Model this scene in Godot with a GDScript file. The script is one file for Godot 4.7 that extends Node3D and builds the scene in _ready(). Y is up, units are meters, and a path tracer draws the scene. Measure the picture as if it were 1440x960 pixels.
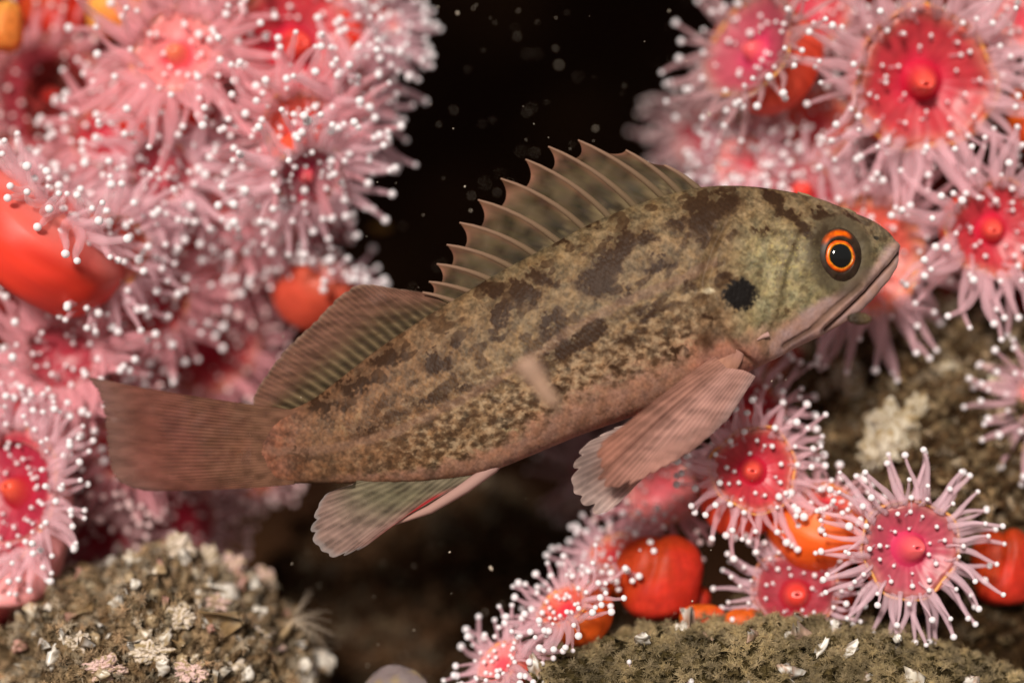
extends Node3D
# A small rockfish hovering before a reef wall covered with strawberry anemones, lit by a diver's lamp from above the camera.
# Lengths in metres; the picture plane through the fish (z = 0) is 144 mm wide.

const U := 0.0001          # one unit of the layout drawing, in metres, at z = 0
const EYE := 0.30          # distance of the camera from the fish

var rng := RandomNumberGenerator.new()
var M := {}
var taken := {}
var tentacle_mesh: Array[ArrayMesh] = []
var tip_mesh: ArrayMesh
var n1 := FastNoiseLite.new()
var n2 := FastNoiseLite.new()
var n3 := FastNoiseLite.new()

# ---------------------------------------------------------------- helpers

func at(px: float, py: float, mm := 0.0) -> Vector3:
	var z := mm * 0.001
	var k := (EYE - z) / EYE
	return Vector3((px - 720.0) * U * k, (480.0 - py) * U * k, z)

func numbered(parent: Node, called: String) -> String:
	var key := str(parent.get_instance_id()) + called
	var n: int = taken.get(key, 0)
	taken[key] = n + 1
	return called if n == 0 else "%s_%03d" % [called, n]

func put(parent: Node, o: Node3D, called: String) -> Node3D:
	o.name = numbered(parent, called)
	parent.add_child(o, true)
	return o

func part(parent: Node, called: String, mesh: Mesh, m: Material, t := Transform3D()) -> MeshInstance3D:
	var o := MeshInstance3D.new()
	o.mesh = mesh
	o.material_override = m
	o.transform = t
	put(parent, o, called)
	return o

func thing(called: String, label: String, category: String, where: Vector3, group := "") -> Node3D:
	var o := Node3D.new()
	o.position = where
	put(self, o, called)
	tag(o, label, category, group)
	return o

func tag(o: Node, label: String, category: String, group := "", kind := "") -> void:
	if label: o.set_meta("label", label)
	if category: o.set_meta("category", category)
	if group: o.set_meta("group", group)
	if kind: o.set_meta("kind", kind)

class Soup:
	var v := PackedVector3Array()
	var c := PackedColorArray()
	var uv := PackedVector2Array()
	var idx := PackedInt32Array()

	func vert(p: Vector3, col := Color.WHITE, t := Vector2.ZERO) -> int:
		v.append(p); c.append(col); uv.append(t)
		return v.size() - 1

	func quad(a: int, b: int, d: int, e: int) -> void:
		idx.append_array([a, b, d, a, d, e])

	func tri(a: int, b: int, d: int) -> void:
		idx.append_array([a, b, d])

	# rows x cols vertices already appended from `first`
	func weave(first: int, rows: int, cols: int, closed: bool) -> void:
		for i in rows - 1:
			for j in (cols if closed else cols - 1):
				var k := (j + 1) % cols
				quad(first + i * cols + j, first + i * cols + k, first + (i + 1) * cols + k, first + (i + 1) * cols + j)

	func tube(pts: Array, radii: Array, sides: int, cols: Array, cap := true) -> void:
		var first := v.size()
		var n := pts.size()
		var up := Vector3(0.123, 0.3, 0.95).normalized()
		for i in n:
			var d: Vector3 = (pts[mini(i + 1, n - 1)] - pts[maxi(i - 1, 0)]).normalized()
			var a := d.cross(up).normalized()
			var b := d.cross(a)
			for j in sides:
				var t := TAU * j / sides
				vert(pts[i] + (a * cos(t) + b * sin(t)) * radii[i], cols[i])
		weave(first, n, sides, true)
		if cap:
			var s := vert(pts[0], cols[0])
			var e := vert(pts[n - 1], cols[n - 1])
			for j in sides:
				tri(first + j, s, first + (j + 1) % sides)
				tri(first + (n - 1) * sides + j, first + (n - 1) * sides + (j + 1) % sides, e)

	func normals() -> PackedVector3Array:
		var n := PackedVector3Array()
		n.resize(v.size())
		for k in range(0, idx.size(), 3):
			var a := idx[k]
			var b := idx[k + 1]
			var d := idx[k + 2]
			var f := (v[d] - v[a]).cross(v[b] - v[a])
			n[a] += f; n[b] += f; n[d] += f
		for k in n.size():
			n[k] = n[k].normalized() if n[k].length_squared() > 0.0 else Vector3.UP
		return n

	func orient() -> void:     # front faces outward for closed shapes (Godot: clockwise)
		var mid := Vector3.ZERO
		for p in v: mid += p
		mid /= maxf(1, v.size())
		var vol := 0.0
		for k in range(0, idx.size(), 3):
			vol += (v[idx[k]] - mid).dot((v[idx[k + 1]] - mid).cross(v[idx[k + 2]] - mid))
		if vol > 0.0:
			for k in range(0, idx.size(), 3):
				var t := idx[k + 1]
				idx[k + 1] = idx[k + 2]
				idx[k + 2] = t

	func mesh() -> ArrayMesh:
		orient()
		var arr := []
		arr.resize(Mesh.ARRAY_MAX)
		arr[Mesh.ARRAY_VERTEX] = v
		arr[Mesh.ARRAY_NORMAL] = normals()
		arr[Mesh.ARRAY_COLOR] = c
		arr[Mesh.ARRAY_TEX_UV] = uv
		arr[Mesh.ARRAY_INDEX] = idx
		var m := ArrayMesh.new()
		m.add_surface_from_arrays(Mesh.PRIMITIVE_TRIANGLES, arr)
		return m

func ball(rows: int, cols: int, f: Callable) -> Soup:   # f(direction, polar 0..1, round 0..TAU) -> [position, colour]
	var s := Soup.new()
	for i in rows + 1:
		var th := PI * i / rows
		for j in cols:
			var ph := TAU * j / cols
			var d := Vector3(sin(th) * cos(ph), cos(th), sin(th) * sin(ph))
			var r: Array = f.call(d, float(i) / rows, ph)
			s.vert(r[0], r[1])
	s.weave(0, rows + 1, cols, true)
	return s

func lathe(profile: Array, sides: int, f: Callable) -> Soup:   # profile of Vector2(radius, height); f(k 0..1, angle, point) -> [point, colour]
	var s := Soup.new()
	var n := profile.size()
	for i in n:
		for j in sides:
			var a := TAU * j / sides
			var p := Vector3(profile[i].x * cos(a), profile[i].y, profile[i].x * sin(a))
			var r: Array = f.call(float(i) / (n - 1), a, p)
			s.vert(r[0], r[1])
	s.weave(0, n, sides, true)
	return s

func smooth_line(pts: Array, per: int) -> Array:      # Catmull-Rom through the points
	var out := []
	var n := pts.size()
	for i in n - 1:
		for k in per:
			out.append(spline(pts, i + float(k) / per))
	out.append(pts[n - 1])
	return out

func spline(pts: Array, s: float):
	var n := pts.size()
	var i := clampi(int(s), 0, n - 2)
	var t := s - i
	return pts[i].cubic_interpolate(pts[i + 1], pts[maxi(i - 1, 0)], pts[mini(i + 2, n - 1)], t)

func along(pts: Array, t: float):                     # point at share t of a polyline's length
	var total := 0.0
	for i in pts.size() - 1: total += pts[i].distance_to(pts[i + 1])
	var left := t * total
	for i in pts.size() - 1:
		var d: float = pts[i].distance_to(pts[i + 1])
		if left <= d or i == pts.size() - 2:
			return pts[i].lerp(pts[i + 1], clampf(left / maxf(d, 1e-9), 0, 1))
		left -= d
	return pts[-1]

func spot(x: float, y: float, cx: float, cy: float, rx: float, ry: float, deg := 0.0) -> float:
	var a := deg_to_rad(deg)
	var dx := x - cx
	var dy := y - cy
	var p := (dx * cos(a) + dy * sin(a)) / rx
	var q := (-dx * sin(a) + dy * cos(a)) / ry
	return exp(-(p * p + q * q))

func line_dist(x: float, y: float, pts: Array) -> float:
	var p := Vector2(x, y)
	var best := 1e9
	for i in pts.size() - 1:
		best = minf(best, p.distance_to(Geometry2D.get_closest_point_to_segment(p, pts[i], pts[i + 1])))
	return best

func noise_texture(seed_: int, freq: float, size: int, lo: float, hi: float, contrast := 1.0) -> ImageTexture:
	var n := FastNoiseLite.new()
	n.seed = seed_
	n.noise_type = FastNoiseLite.TYPE_SIMPLEX_SMOOTH
	n.frequency = freq
	n.fractal_octaves = 5
	var im := n.get_seamless_image(size, size)
	var data := im.get_data()
	var out := PackedByteArray()
	out.resize(size * size * 3)
	for k in size * size:
		var x := clampf((data[k] / 255.0 - 0.5) * contrast + 0.5, 0, 1)
		var b := int(255 * lerpf(lo, hi, x))
		out[k * 3] = b; out[k * 3 + 1] = b; out[k * 3 + 2] = b
	return ImageTexture.create_from_image(Image.create_from_data(size, size, false, Image.FORMAT_RGB8, out))

func skin(rough: float, alpha := 1.0, back := 0.0, coat := 0.0) -> StandardMaterial3D:     # colour from the vertices
	var m := StandardMaterial3D.new()
	m.vertex_color_use_as_albedo = true
	m.roughness = rough
	if alpha < 1.0:
		m.transparency = BaseMaterial3D.TRANSPARENCY_ALPHA
		m.albedo_color = Color(1, 1, 1, alpha)
	if back > 0.0:
		m.backlight_enabled = true
		m.backlight = Color(back, back, back)
	if coat > 0.0:
		m.clearcoat_enabled = true
		m.clearcoat = coat
		m.clearcoat_roughness = 0.15
	return m

func flat(c: Color, rough: float, alpha := 1.0, back := 0.0) -> StandardMaterial3D:        # c is a linear base colour
	var m := skin(rough, alpha, back)
	m.vertex_color_use_as_albedo = false
	var s := c.linear_to_srgb()
	s.a = alpha
	m.albedo_color = s
	return m

# ---------------------------------------------------------------- anemones

func make_shared() -> void:
	for k in 10:
		var s := Soup.new()
		var bend: float = [0.04, 0.14, 0.27, -0.12, 0.4, 0.2, -0.24, 0.08, 0.5, -0.07][k]
		var wave: float = [0.02, 0.05, -0.06, 0.08, 0.02, -0.08, 0.05, -0.05, 0.06, 0.1][k]
		var fat: float = [1.0, 1.15, 0.9, 1.0, 1.1, 0.85, 1.05, 0.95, 1.0, 1.1][k]
		var pts := []; var radii := []; var cols := []
		for i in 10:
			var t := i / 9.0
			pts.append(Vector3(bend * t * t + wave * sin(t * TAU) * 0.5, t * (1.0 - 0.25 * bend * bend * t), wave * 0.6 * sin(t * PI * 1.5)))
			radii.append((0.1 * (1 - t) + 0.037 * t) * fat * (1 + 0.08 * sin(t * 19 + k)))
			cols.append(Color.WHITE)
		s.tube(pts, radii, 9, cols)
		tentacle_mesh.append(s.mesh())
		tentacle_mesh[-1].set_meta("end", pts[-1])
	tip_mesh = ball(8, 12, func(d, _t, _p): return [d * (1 + 0.06 * n1.get_noise_3dv(d * 90)), Color.WHITE]).mesh()

func frame(n: Vector3) -> Basis:
	var y := n.normalized()
	var x := Vector3.UP.cross(y)
	if x.length() < 0.05: x = Vector3.RIGHT
	x = x.normalized()
	return Basis(x, y, x.cross(y))

# p, normal, disc radius, longest tentacle, how many tentacles, palette, column (drawing units from the disc, z in mm)
func anemone(d: Dictionary) -> void:
	var p: Vector3 = at(d.p[0], d.p[1], d.p[2])
	var n := Vector3(d.n[0], d.n[1], d.n[2]).normalized()
	var r: float = d.r * U * 1.06
	var tl: float = d.tl * U
	var pal: Array = PALETTES[d.get("pal", "red")]
	var col: Array = d.get("col", [-n.x * d.r * 1.3, n.y * d.r * 1.3, -n.z * d.r * 0.13])
	var foot := Vector3(col[0] * U, -col[1] * U, col[2] * 0.001)
	var root := thing("strawberry_anemone", d.label, "anemone", p + foot, d.group)
	rng.seed = hash(d.label)
	var sd := rng.randf() * 100.0
	var B := frame(n)
	var squash: float = d.get("sq", 1.0)
	var o := -foot                       # disc centre in the root's axes
	var cup: float = d.get("cup", 0.35) * r

	# column
	var s := Soup.new()
	var girth: float = d.get("girth", 0.85)
	var rows := 24
	for i in rows + 1:
		var t := float(i) / rows
		var c := o.bezier_interpolate(o - n * foot.length() * 0.4, Vector3.ZERO - foot.normalized() * foot.length() * 0.35, Vector3.ZERO, t)
		var dir := n.lerp(-foot.normalized(), t).normalized()
		var F := frame(dir)
		var rad := r * lerpf(1.0, girth, smoothstep(0.0, 0.22, t)) * (1.0 + 0.18 * sin(t * PI) * girth) * sqrt(maxf(0.0, 1.0 - pow(maxf(0.0, (t - 0.8) / 0.2), 2)))
		for j in 40:
			var a := TAU * j / 40
			var w := 1.0 + 0.035 * n1.get_noise_3d(cos(a) * 60 + sd, sin(a) * 60, t * 90) + 0.012 * sin(a * 20)
			var cc: Color = pal[4].lerp(pal[3], smoothstep(0.0, 0.35, t + 0.12 * n1.get_noise_2d(a * 40, sd * 9)))
			cc = cc * (1.0 + 0.25 * n2.get_noise_3d(a * 15, t * 60, sd))
			cc.a = 1
			s.vert(c + (F.x * cos(a) + F.z * sin(a)) * rad * w, cc)
	s.weave(0, rows + 1, 40, true)
	part(root, "column", s.mesh(), M.flesh)

	# oral disc: a shallow dish with furrows, rolled over at the margin
	s = Soup.new()
	var rings := 22
	for i in rings + 1:
		var k := float(i) / rings
		for j in 64:
			var a := TAU * j / 64
			var lump := n1.get_noise_3d(cos(a) * 50 * k + sd * 3, sin(a) * 50 * k, sd)
			var h := -cup * (1 - k * k) + r * 0.05 * lump + r * 0.018 * sin(a * 24) * k - r * 0.12 * smoothstep(0.9, 1.0, k)
			var wob := 1.0 + 0.05 * sin(a * 3 + sd) + 0.03 * sin(a * 7 + sd * 2)
			var cc: Color = pal[0].lerp(pal[1], smoothstep(0.15, 0.6, k + 0.15 * lump)).lerp(pal[2], smoothstep(0.72, 1.0, k))
			cc = cc * (1.0 + 0.16 * sin(a * 24) * k + 0.3 * n2.get_noise_3d(cos(a) * k * 60, sin(a) * k * 60, sd))
			cc.a = 1
			s.vert(o + B.x * cos(a) * r * k * wob + B.z * sin(a) * r * k * wob * squash + B.y * h, cc)
	s.weave(0, rings + 1, 64, true)
	part(root, "oral_disc", s.mesh(), M.disc)

	# thin bright margin
	s = Soup.new()
	var loop := []; var rr := []; var lc := []
	for j in 65:
		var a := TAU * j / 64
		var wob := 1.0 + 0.05 * sin(a * 3 + sd) + 0.03 * sin(a * 7 + sd * 2)
		loop.append(o + B.x * cos(a) * r * wob * 1.005 + B.z * sin(a) * r * wob * squash * 1.005 - B.y * r * 0.085)
		rr.append(r * 0.022 + 0.00008)
		lc.append(pal[5])
	s.tube(loop, rr, 6, lc, false)
	part(root, "margin", s.mesh(), M.flesh)

	# mouth cone
	if d.get("mouth", true):
		s = Soup.new()
		var mr: float = r * d.get("mr", 0.24)
		var mh: float = r * d.get("mh", 0.42)
		var prof := [[1.7, -0.05], [1.25, 0.1], [0.98, 0.36], [0.82, 0.66], [0.68, 0.86], [0.52, 0.97], [0.34, 1.0], [0.2, 0.97], [0.12, 0.88], [0.02, 0.7]]
		var tilt := Vector3(rng.randf_range(-0.25, 0.25), 1, rng.randf_range(-0.25, 0.25))
		for i in prof.size():
			for j in 24:
				var a := TAU * j / 24
				var e := 1.0 - 0.45 * absf(sin(a)) * smoothstep(0.6, 1.0, prof[i][1])
				var q: Vector3 = Vector3(cos(a) * mr * prof[i][0], 0, sin(a) * mr * prof[i][0] * e) + tilt * (mh * prof[i][1])
				var cc: Color = pal[0].lerp(pal[6], smoothstep(0.05, 0.5, float(i) / 9)) if i < 6 else pal[6].lerp(pal[0] * 0.6, (i - 6) / 3.0)
				cc.a = 1
				s.vert(o + B * q - B.y * cup * 0.95, cc)
		s.weave(0, prof.size(), 24, true)
		part(root, "mouth", s.mesh(), M.mouth)

	# tentacles, each with its knob
	var share: float = d.get("nt", 90) / 100.0
	var tip: float = d.get("tip", 5.5) * U
	var rise: float = d.get("rise", rng.randf_range(-8.0, 22.0))
	var ragged := rng.randf_range(0.1, 0.3)
	var tm: Material = M[d.get("tm", "tentacle_pale")]
	var tp: Material = M[d.get("tp", "tip_white")]
	#            ring: radius, count, elevation from, to, length, width
	var sets := [[1.0, 27, -30, 8, 1.0], [0.98, 21, -4, 28, 0.94], [0.93, 15, 14, 46, 0.66], [0.83, 12, 34, 66, 0.36], [0.64, 10, 55, 88, 0.17], [0.47, 7, 66, 90, 0.11]]
	for g in sets.size():
		var count := int(round(sets[g][1] * share))
		for k in count:
			var a := TAU * (k + rng.randf_range(-0.38, 0.38)) / count + g * 1.7
			var el := deg_to_rad(rng.randf_range(sets[g][2], sets[g][3]) + rise * (1.0 if g < 3 else 0.3))
			var kk: float = sets[g][0] * rng.randf_range(0.95, 1.0) if g < 3 else sets[g][0] * rng.randf_range(0.85, 1.15)
			var outw := (B.x * cos(a) + B.z * sin(a) * squash).normalized()
			var side := outw.cross(B.y)
			var dir := (outw * cos(el) + B.y * sin(el) + side * rng.randf_range(-0.32, 0.32)).normalized()
			dir = (dir + Vector3(0, -0.12, 0) * rng.randf()).normalized()
			var len_: float = tl * sets[g][4] * (1.0 + ragged * rng.randf_range(-1.6, 0.7))
			var wid: float = clampf(len_ * 1.08, tl * 0.3, tl * 1.02) * rng.randf_range(0.85, 1.15) * d.get("wide", 1.0)
			var h := -cup * (1 - kk * kk) - r * 0.09 * smoothstep(0.9, 1.0, kk)
			var from := o + B.x * cos(a) * r * kk + B.z * sin(a) * r * kk * squash + B.y * h
			var bx := (B.y - dir * B.y.dot(dir)).rotated(dir, rng.randf_range(-1.2, 1.2))
			if bx.length() < 0.1: bx = B.x - dir * B.x.dot(dir)
			bx = bx.normalized()
			var mi := rng.randi() % tentacle_mesh.size()
			var t := part(root, "tentacle", tentacle_mesh[mi], tm, Transform3D(Basis(bx * wid, dir * len_, bx.cross(dir) * wid), from))
			var end: Vector3 = tentacle_mesh[mi].get_meta("end")
			var tr: float = tip * rng.randf_range(0.66, 1.15) * (1.0 if g < 3 else lerpf(0.8, 0.6, (g - 3) / 2.0))
			part(t, "tip", tip_mesh, tp, Transform3D(Basis.from_scale(Vector3(tr / wid, tr * 0.92 / len_, tr / wid)), end))

# centre, middle, outer disc, column, collar, margin, mouth (linear base colours)
var PALETTES := {
	"red": [Color(0.52, 0.01, 0.042), Color(0.44, 0.03, 0.042), Color(0.5, 0.13, 0.095), Color(0.78, 0.07, 0.03), Color(0.7, 0.18, 0.12), Color(0.75, 0.3, 0.09), Color(0.85, 0.09, 0.06)],
	"pink": [Color(0.72, 0.07, 0.1), Color(0.72, 0.2, 0.2), Color(0.78, 0.3, 0.28), Color(0.74, 0.045, 0.025), Color(0.75, 0.2, 0.17), Color(0.82, 0.36, 0.16), Color(0.85, 0.2, 0.1)],
	"magenta": [Color(0.55, 0.03, 0.1), Color(0.4, 0.06, 0.09), Color(0.42, 0.14, 0.13), Color(0.75, 0.08, 0.04), Color(0.5, 0.15, 0.13), Color(0.72, 0.32, 0.1), Color(0.85, 0.12, 0.13)],
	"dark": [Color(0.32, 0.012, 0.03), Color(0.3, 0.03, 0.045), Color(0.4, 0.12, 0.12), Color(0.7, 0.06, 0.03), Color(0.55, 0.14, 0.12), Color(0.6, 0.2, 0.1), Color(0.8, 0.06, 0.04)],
	"rose": [Color(0.38, 0.008, 0.03), Color(0.34, 0.015, 0.04), Color(0.5, 0.12, 0.13), Color(0.72, 0.27, 0.27), Color(0.75, 0.3, 0.28), Color(0.8, 0.35, 0.15), Color(0.85, 0.1, 0.05)],
	"coral": [Color(0.62, 0.03, 0.05), Color(0.62, 0.1, 0.07), Color(0.7, 0.28, 0.17), Color(0.56, 0.07, 0.038), Color(0.6, 0.12, 0.07), Color(0.85, 0.35, 0.08), Color(0.88, 0.13, 0.06)],
	"orange": [Color(0.62, 0.03, 0.05), Color(0.62, 0.1, 0.07), Color(0.7, 0.28, 0.17), Color(0.8, 0.105, 0.015), Color(0.82, 0.17, 0.035), Color(0.85, 0.35, 0.08), Color(0.88, 0.13, 0.06)],
}

func closed_anemone(label: String, p: Array, size: Vector3, cols: Array, crease: float, group: String, turn := 0.0) -> void:
	var root := thing("closed_anemone", label, "anemone", at(p[0], p[1], p[2]) - Vector3(0, size.y * U * 0.95, 0), group)
	rng.seed = hash(label)
	var sd := rng.randf() * 50
	var s := ball(40, 64, func(d: Vector3, t: float, ph: float):
		var q := d
		var w := 1.0 + 0.04 * n1.get_noise_3dv(d * 60 + Vector3.ONE * sd) + 0.008 * sin(ph * 28 + 3 * n1.get_noise_3dv(d * 30))
		var cut := absf(sin(ph + turn + 0.25 * sin(t * 5.0)) * sin(t * PI)) / 0.14
		w -= crease * exp(-cut * cut) * smoothstep(-0.45, 0.35, d.y + 0.35 * d.z)
		w -= crease * 0.8 * exp(-pow(t / 0.12, 2))
		if d.y < 0: q = Vector3(d.x / pow(1.0 + 1e-4 - d.y * d.y * 0.8, 0.42), d.y * 1.35, d.z / pow(1.0 + 1e-4 - d.y * d.y * 0.8, 0.42))
		w += 0.07 * n1.get_noise_3dv(d * 28 - Vector3.ONE * sd)
		var c: Color = cols[0].lerp(cols[1], smoothstep(-0.35, 0.35, d.x * 0.6 - d.y * 0.5 + 0.4 * n1.get_noise_3dv(d * 40 + Vector3.ONE * sd)))
		c = c * (1.0 + 0.3 * n2.get_noise_3dv(d * 70) + 0.3 * n1.get_noise_3dv(d * 45) + 0.05 * sin(ph * 40 + 4 * n1.get_noise_3dv(d * 30)))
		c.a = 1
		return [Vector3(q.x * size.x, q.y * size.y, q.z * size.z) * w * U + Vector3(0, size.y * U * 0.95, 0), c])
	part(root, "body", s.mesh(), M.flesh_wet)

# ---------------------------------------------------------------- rocks

func rock(called: String, c: Vector3, radii: Vector3, amp: Array, cols: Array, sd: int, m: Material, rows := 120, cols_n := 200) -> Array:
	var nn := FastNoiseLite.new()
	nn.seed = sd
	nn.frequency = 1.0
	nn.fractal_octaves = 4
	var s := ball(rows, cols_n, func(d: Vector3, _t, _p):
		var w: float = 1.0 + amp[0] * nn.get_noise_3dv(d * 1.6) + amp[1] * nn.get_noise_3dv(d * 6.0 + Vector3.ONE * 7) + amp[2] * nn.get_noise_3dv(d * 22.0)
		var k := nn.get_noise_3dv(d * 5.0 + Vector3.ONE * 31)
		var k2 := nn.get_noise_3dv(d * 14.0 + Vector3.ONE * 53)
		var cc: Color = cols[0].lerp(cols[1], smoothstep(-0.3, 0.3, k)).lerp(cols[2], smoothstep(0.12, 0.4, k2))
		return [d * radii * w, cc])
	var mesh := s.mesh()
	var o := part(self, called, mesh, m, Transform3D(Basis(), c))
	o.set_meta("kind", "structure")
	return [o, s.v, s.normals()]

func _ready() -> void:
	n1.seed = 11; n1.frequency = 0.02; n1.fractal_octaves = 3
	n2.seed = 23; n2.frequency = 0.06; n2.fractal_octaves = 3
	n3.seed = 37; n3.frequency = 0.012; n3.fractal_octaves = 4

	# camera
	var cam := Camera3D.new()
	cam.name = "camera"
	var ca := CameraAttributesPhysical.new()
	ca.frustum_focal_length = 75.0
	ca.frustum_focus_distance = 0.2965
	ca.exposure_aperture = 5.1
	ca.frustum_near = 0.02
	ca.frustum_far = 6.0
	cam.attributes = ca
	cam.fov = rad_to_deg(2.0 * atan(0.048 / EYE))
	cam.near = 0.02
	cam.far = 6.0
	cam.position = Vector3(0, 0, EYE)
	add_child(cam)

	# dim water all round, and the diver's lamp from above the camera
	var env := Environment.new()
	env.background_mode = Environment.BG_SKY
	var sm := ProceduralSkyMaterial.new()
	sm.sky_top_color = Color(0.57, 0.57, 0.56)
	sm.sky_horizon_color = Color(0.57, 0.555, 0.535)
	sm.ground_horizon_color = Color(0.57, 0.54, 0.51)
	sm.ground_bottom_color = Color(0.5, 0.47, 0.44)
	sm.sun_angle_max = 1.0
	var sky := Sky.new()
	sky.sky_material = sm
	env.sky = sky
	env.tonemap_mode = Environment.TONE_MAPPER_LINEAR
	env.tonemap_exposure = 1.0
	env.sdfgi_enabled = true
	env.ssao_enabled = true
	env.ssil_enabled = true
	var we := WorldEnvironment.new()
	we.name = "environment"
	we.environment = env
	add_child(we)
	var sun := DirectionalLight3D.new()
	sun.name = "sun"
	sun.light_energy = 1.45
	sun.light_color = Color(1.0, 0.965, 0.92)
	sun.light_angular_distance = 10.0
	sun.shadow_enabled = true
	sun.look_at_from_position(Vector3(-0.26, 0.46, 1.0), Vector3.ZERO)
	add_child(sun)

	make_materials()
	make_shared()
	make_reef()
	make_anemones()
	make_fish()
	make_small_things()

func make_materials() -> void:
	M.flesh = skin(0.45, 1.0, 0.25, 0.0)
	M.flesh.metallic_specular = 0.35
	M.flesh.subsurf_scatter_enabled = true
	M.flesh.subsurf_scatter_strength = 0.12
	M.flesh_wet = skin(0.5, 1.0, 0.25)
	M.flesh_wet.metallic_specular = 0.3
	M.flesh_wet.subsurf_scatter_enabled = true
	M.flesh_wet.subsurf_scatter_strength = 0.25
	M.disc = skin(0.42, 1.0, 0.35)
	M.mouth = skin(0.28, 1.0, 0.3)
	M.tentacle_pale = flat(Color(0.96, 0.57, 0.65), 0.4, 0.38, 1.0)
	M.tentacle_pink = flat(Color(0.96, 0.4, 0.46), 0.4, 0.42, 1.0)
	M.tentacle_lilac = flat(Color(0.85, 0.58, 0.66), 0.35, 0.44, 0.8)
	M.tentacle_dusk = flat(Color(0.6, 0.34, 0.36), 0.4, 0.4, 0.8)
	for k in ["tentacle_pale", "tentacle_pink", "tentacle_lilac", "tentacle_dusk"]: M[k].metallic_specular = 0.2
	M.tip_white = flat(Color(0.95, 0.9, 0.93), 0.5, 0.84, 0.6)
	M.tip_rose = flat(Color(0.85, 0.6, 0.6), 0.4, 0.9, 0.4)
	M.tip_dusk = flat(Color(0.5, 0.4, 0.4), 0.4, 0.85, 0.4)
	var rm := skin(0.85)
	rm.uv1_triplanar = true
	rm.uv1_scale = Vector3.ONE * 45.0
	rm.albedo_texture = noise_texture(3, 0.02, 512, 0.45, 1.0, 1.6)
	rm.heightmap_enabled = true
	rm.heightmap_texture = noise_texture(5, 0.03, 512, 0.0, 1.0, 1.5)
	rm.heightmap_scale = 0.12
	rm.metallic_specular = 0.15
	M.rock = rm
	M.crust = skin(0.55)
	M.crust.uv1_triplanar = true
	M.crust.uv1_scale = Vector3.ONE * 120.0
	M.crust.heightmap_enabled = true
	M.crust.heightmap_texture = rm.heightmap_texture
	M.crust.heightmap_scale = 0.03
	M.shell = skin(0.35, 1.0, 0.3)
	M.turf = skin(0.7, 1.0, 0.4)

# ---------------------------------------------------------------- the reef

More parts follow.
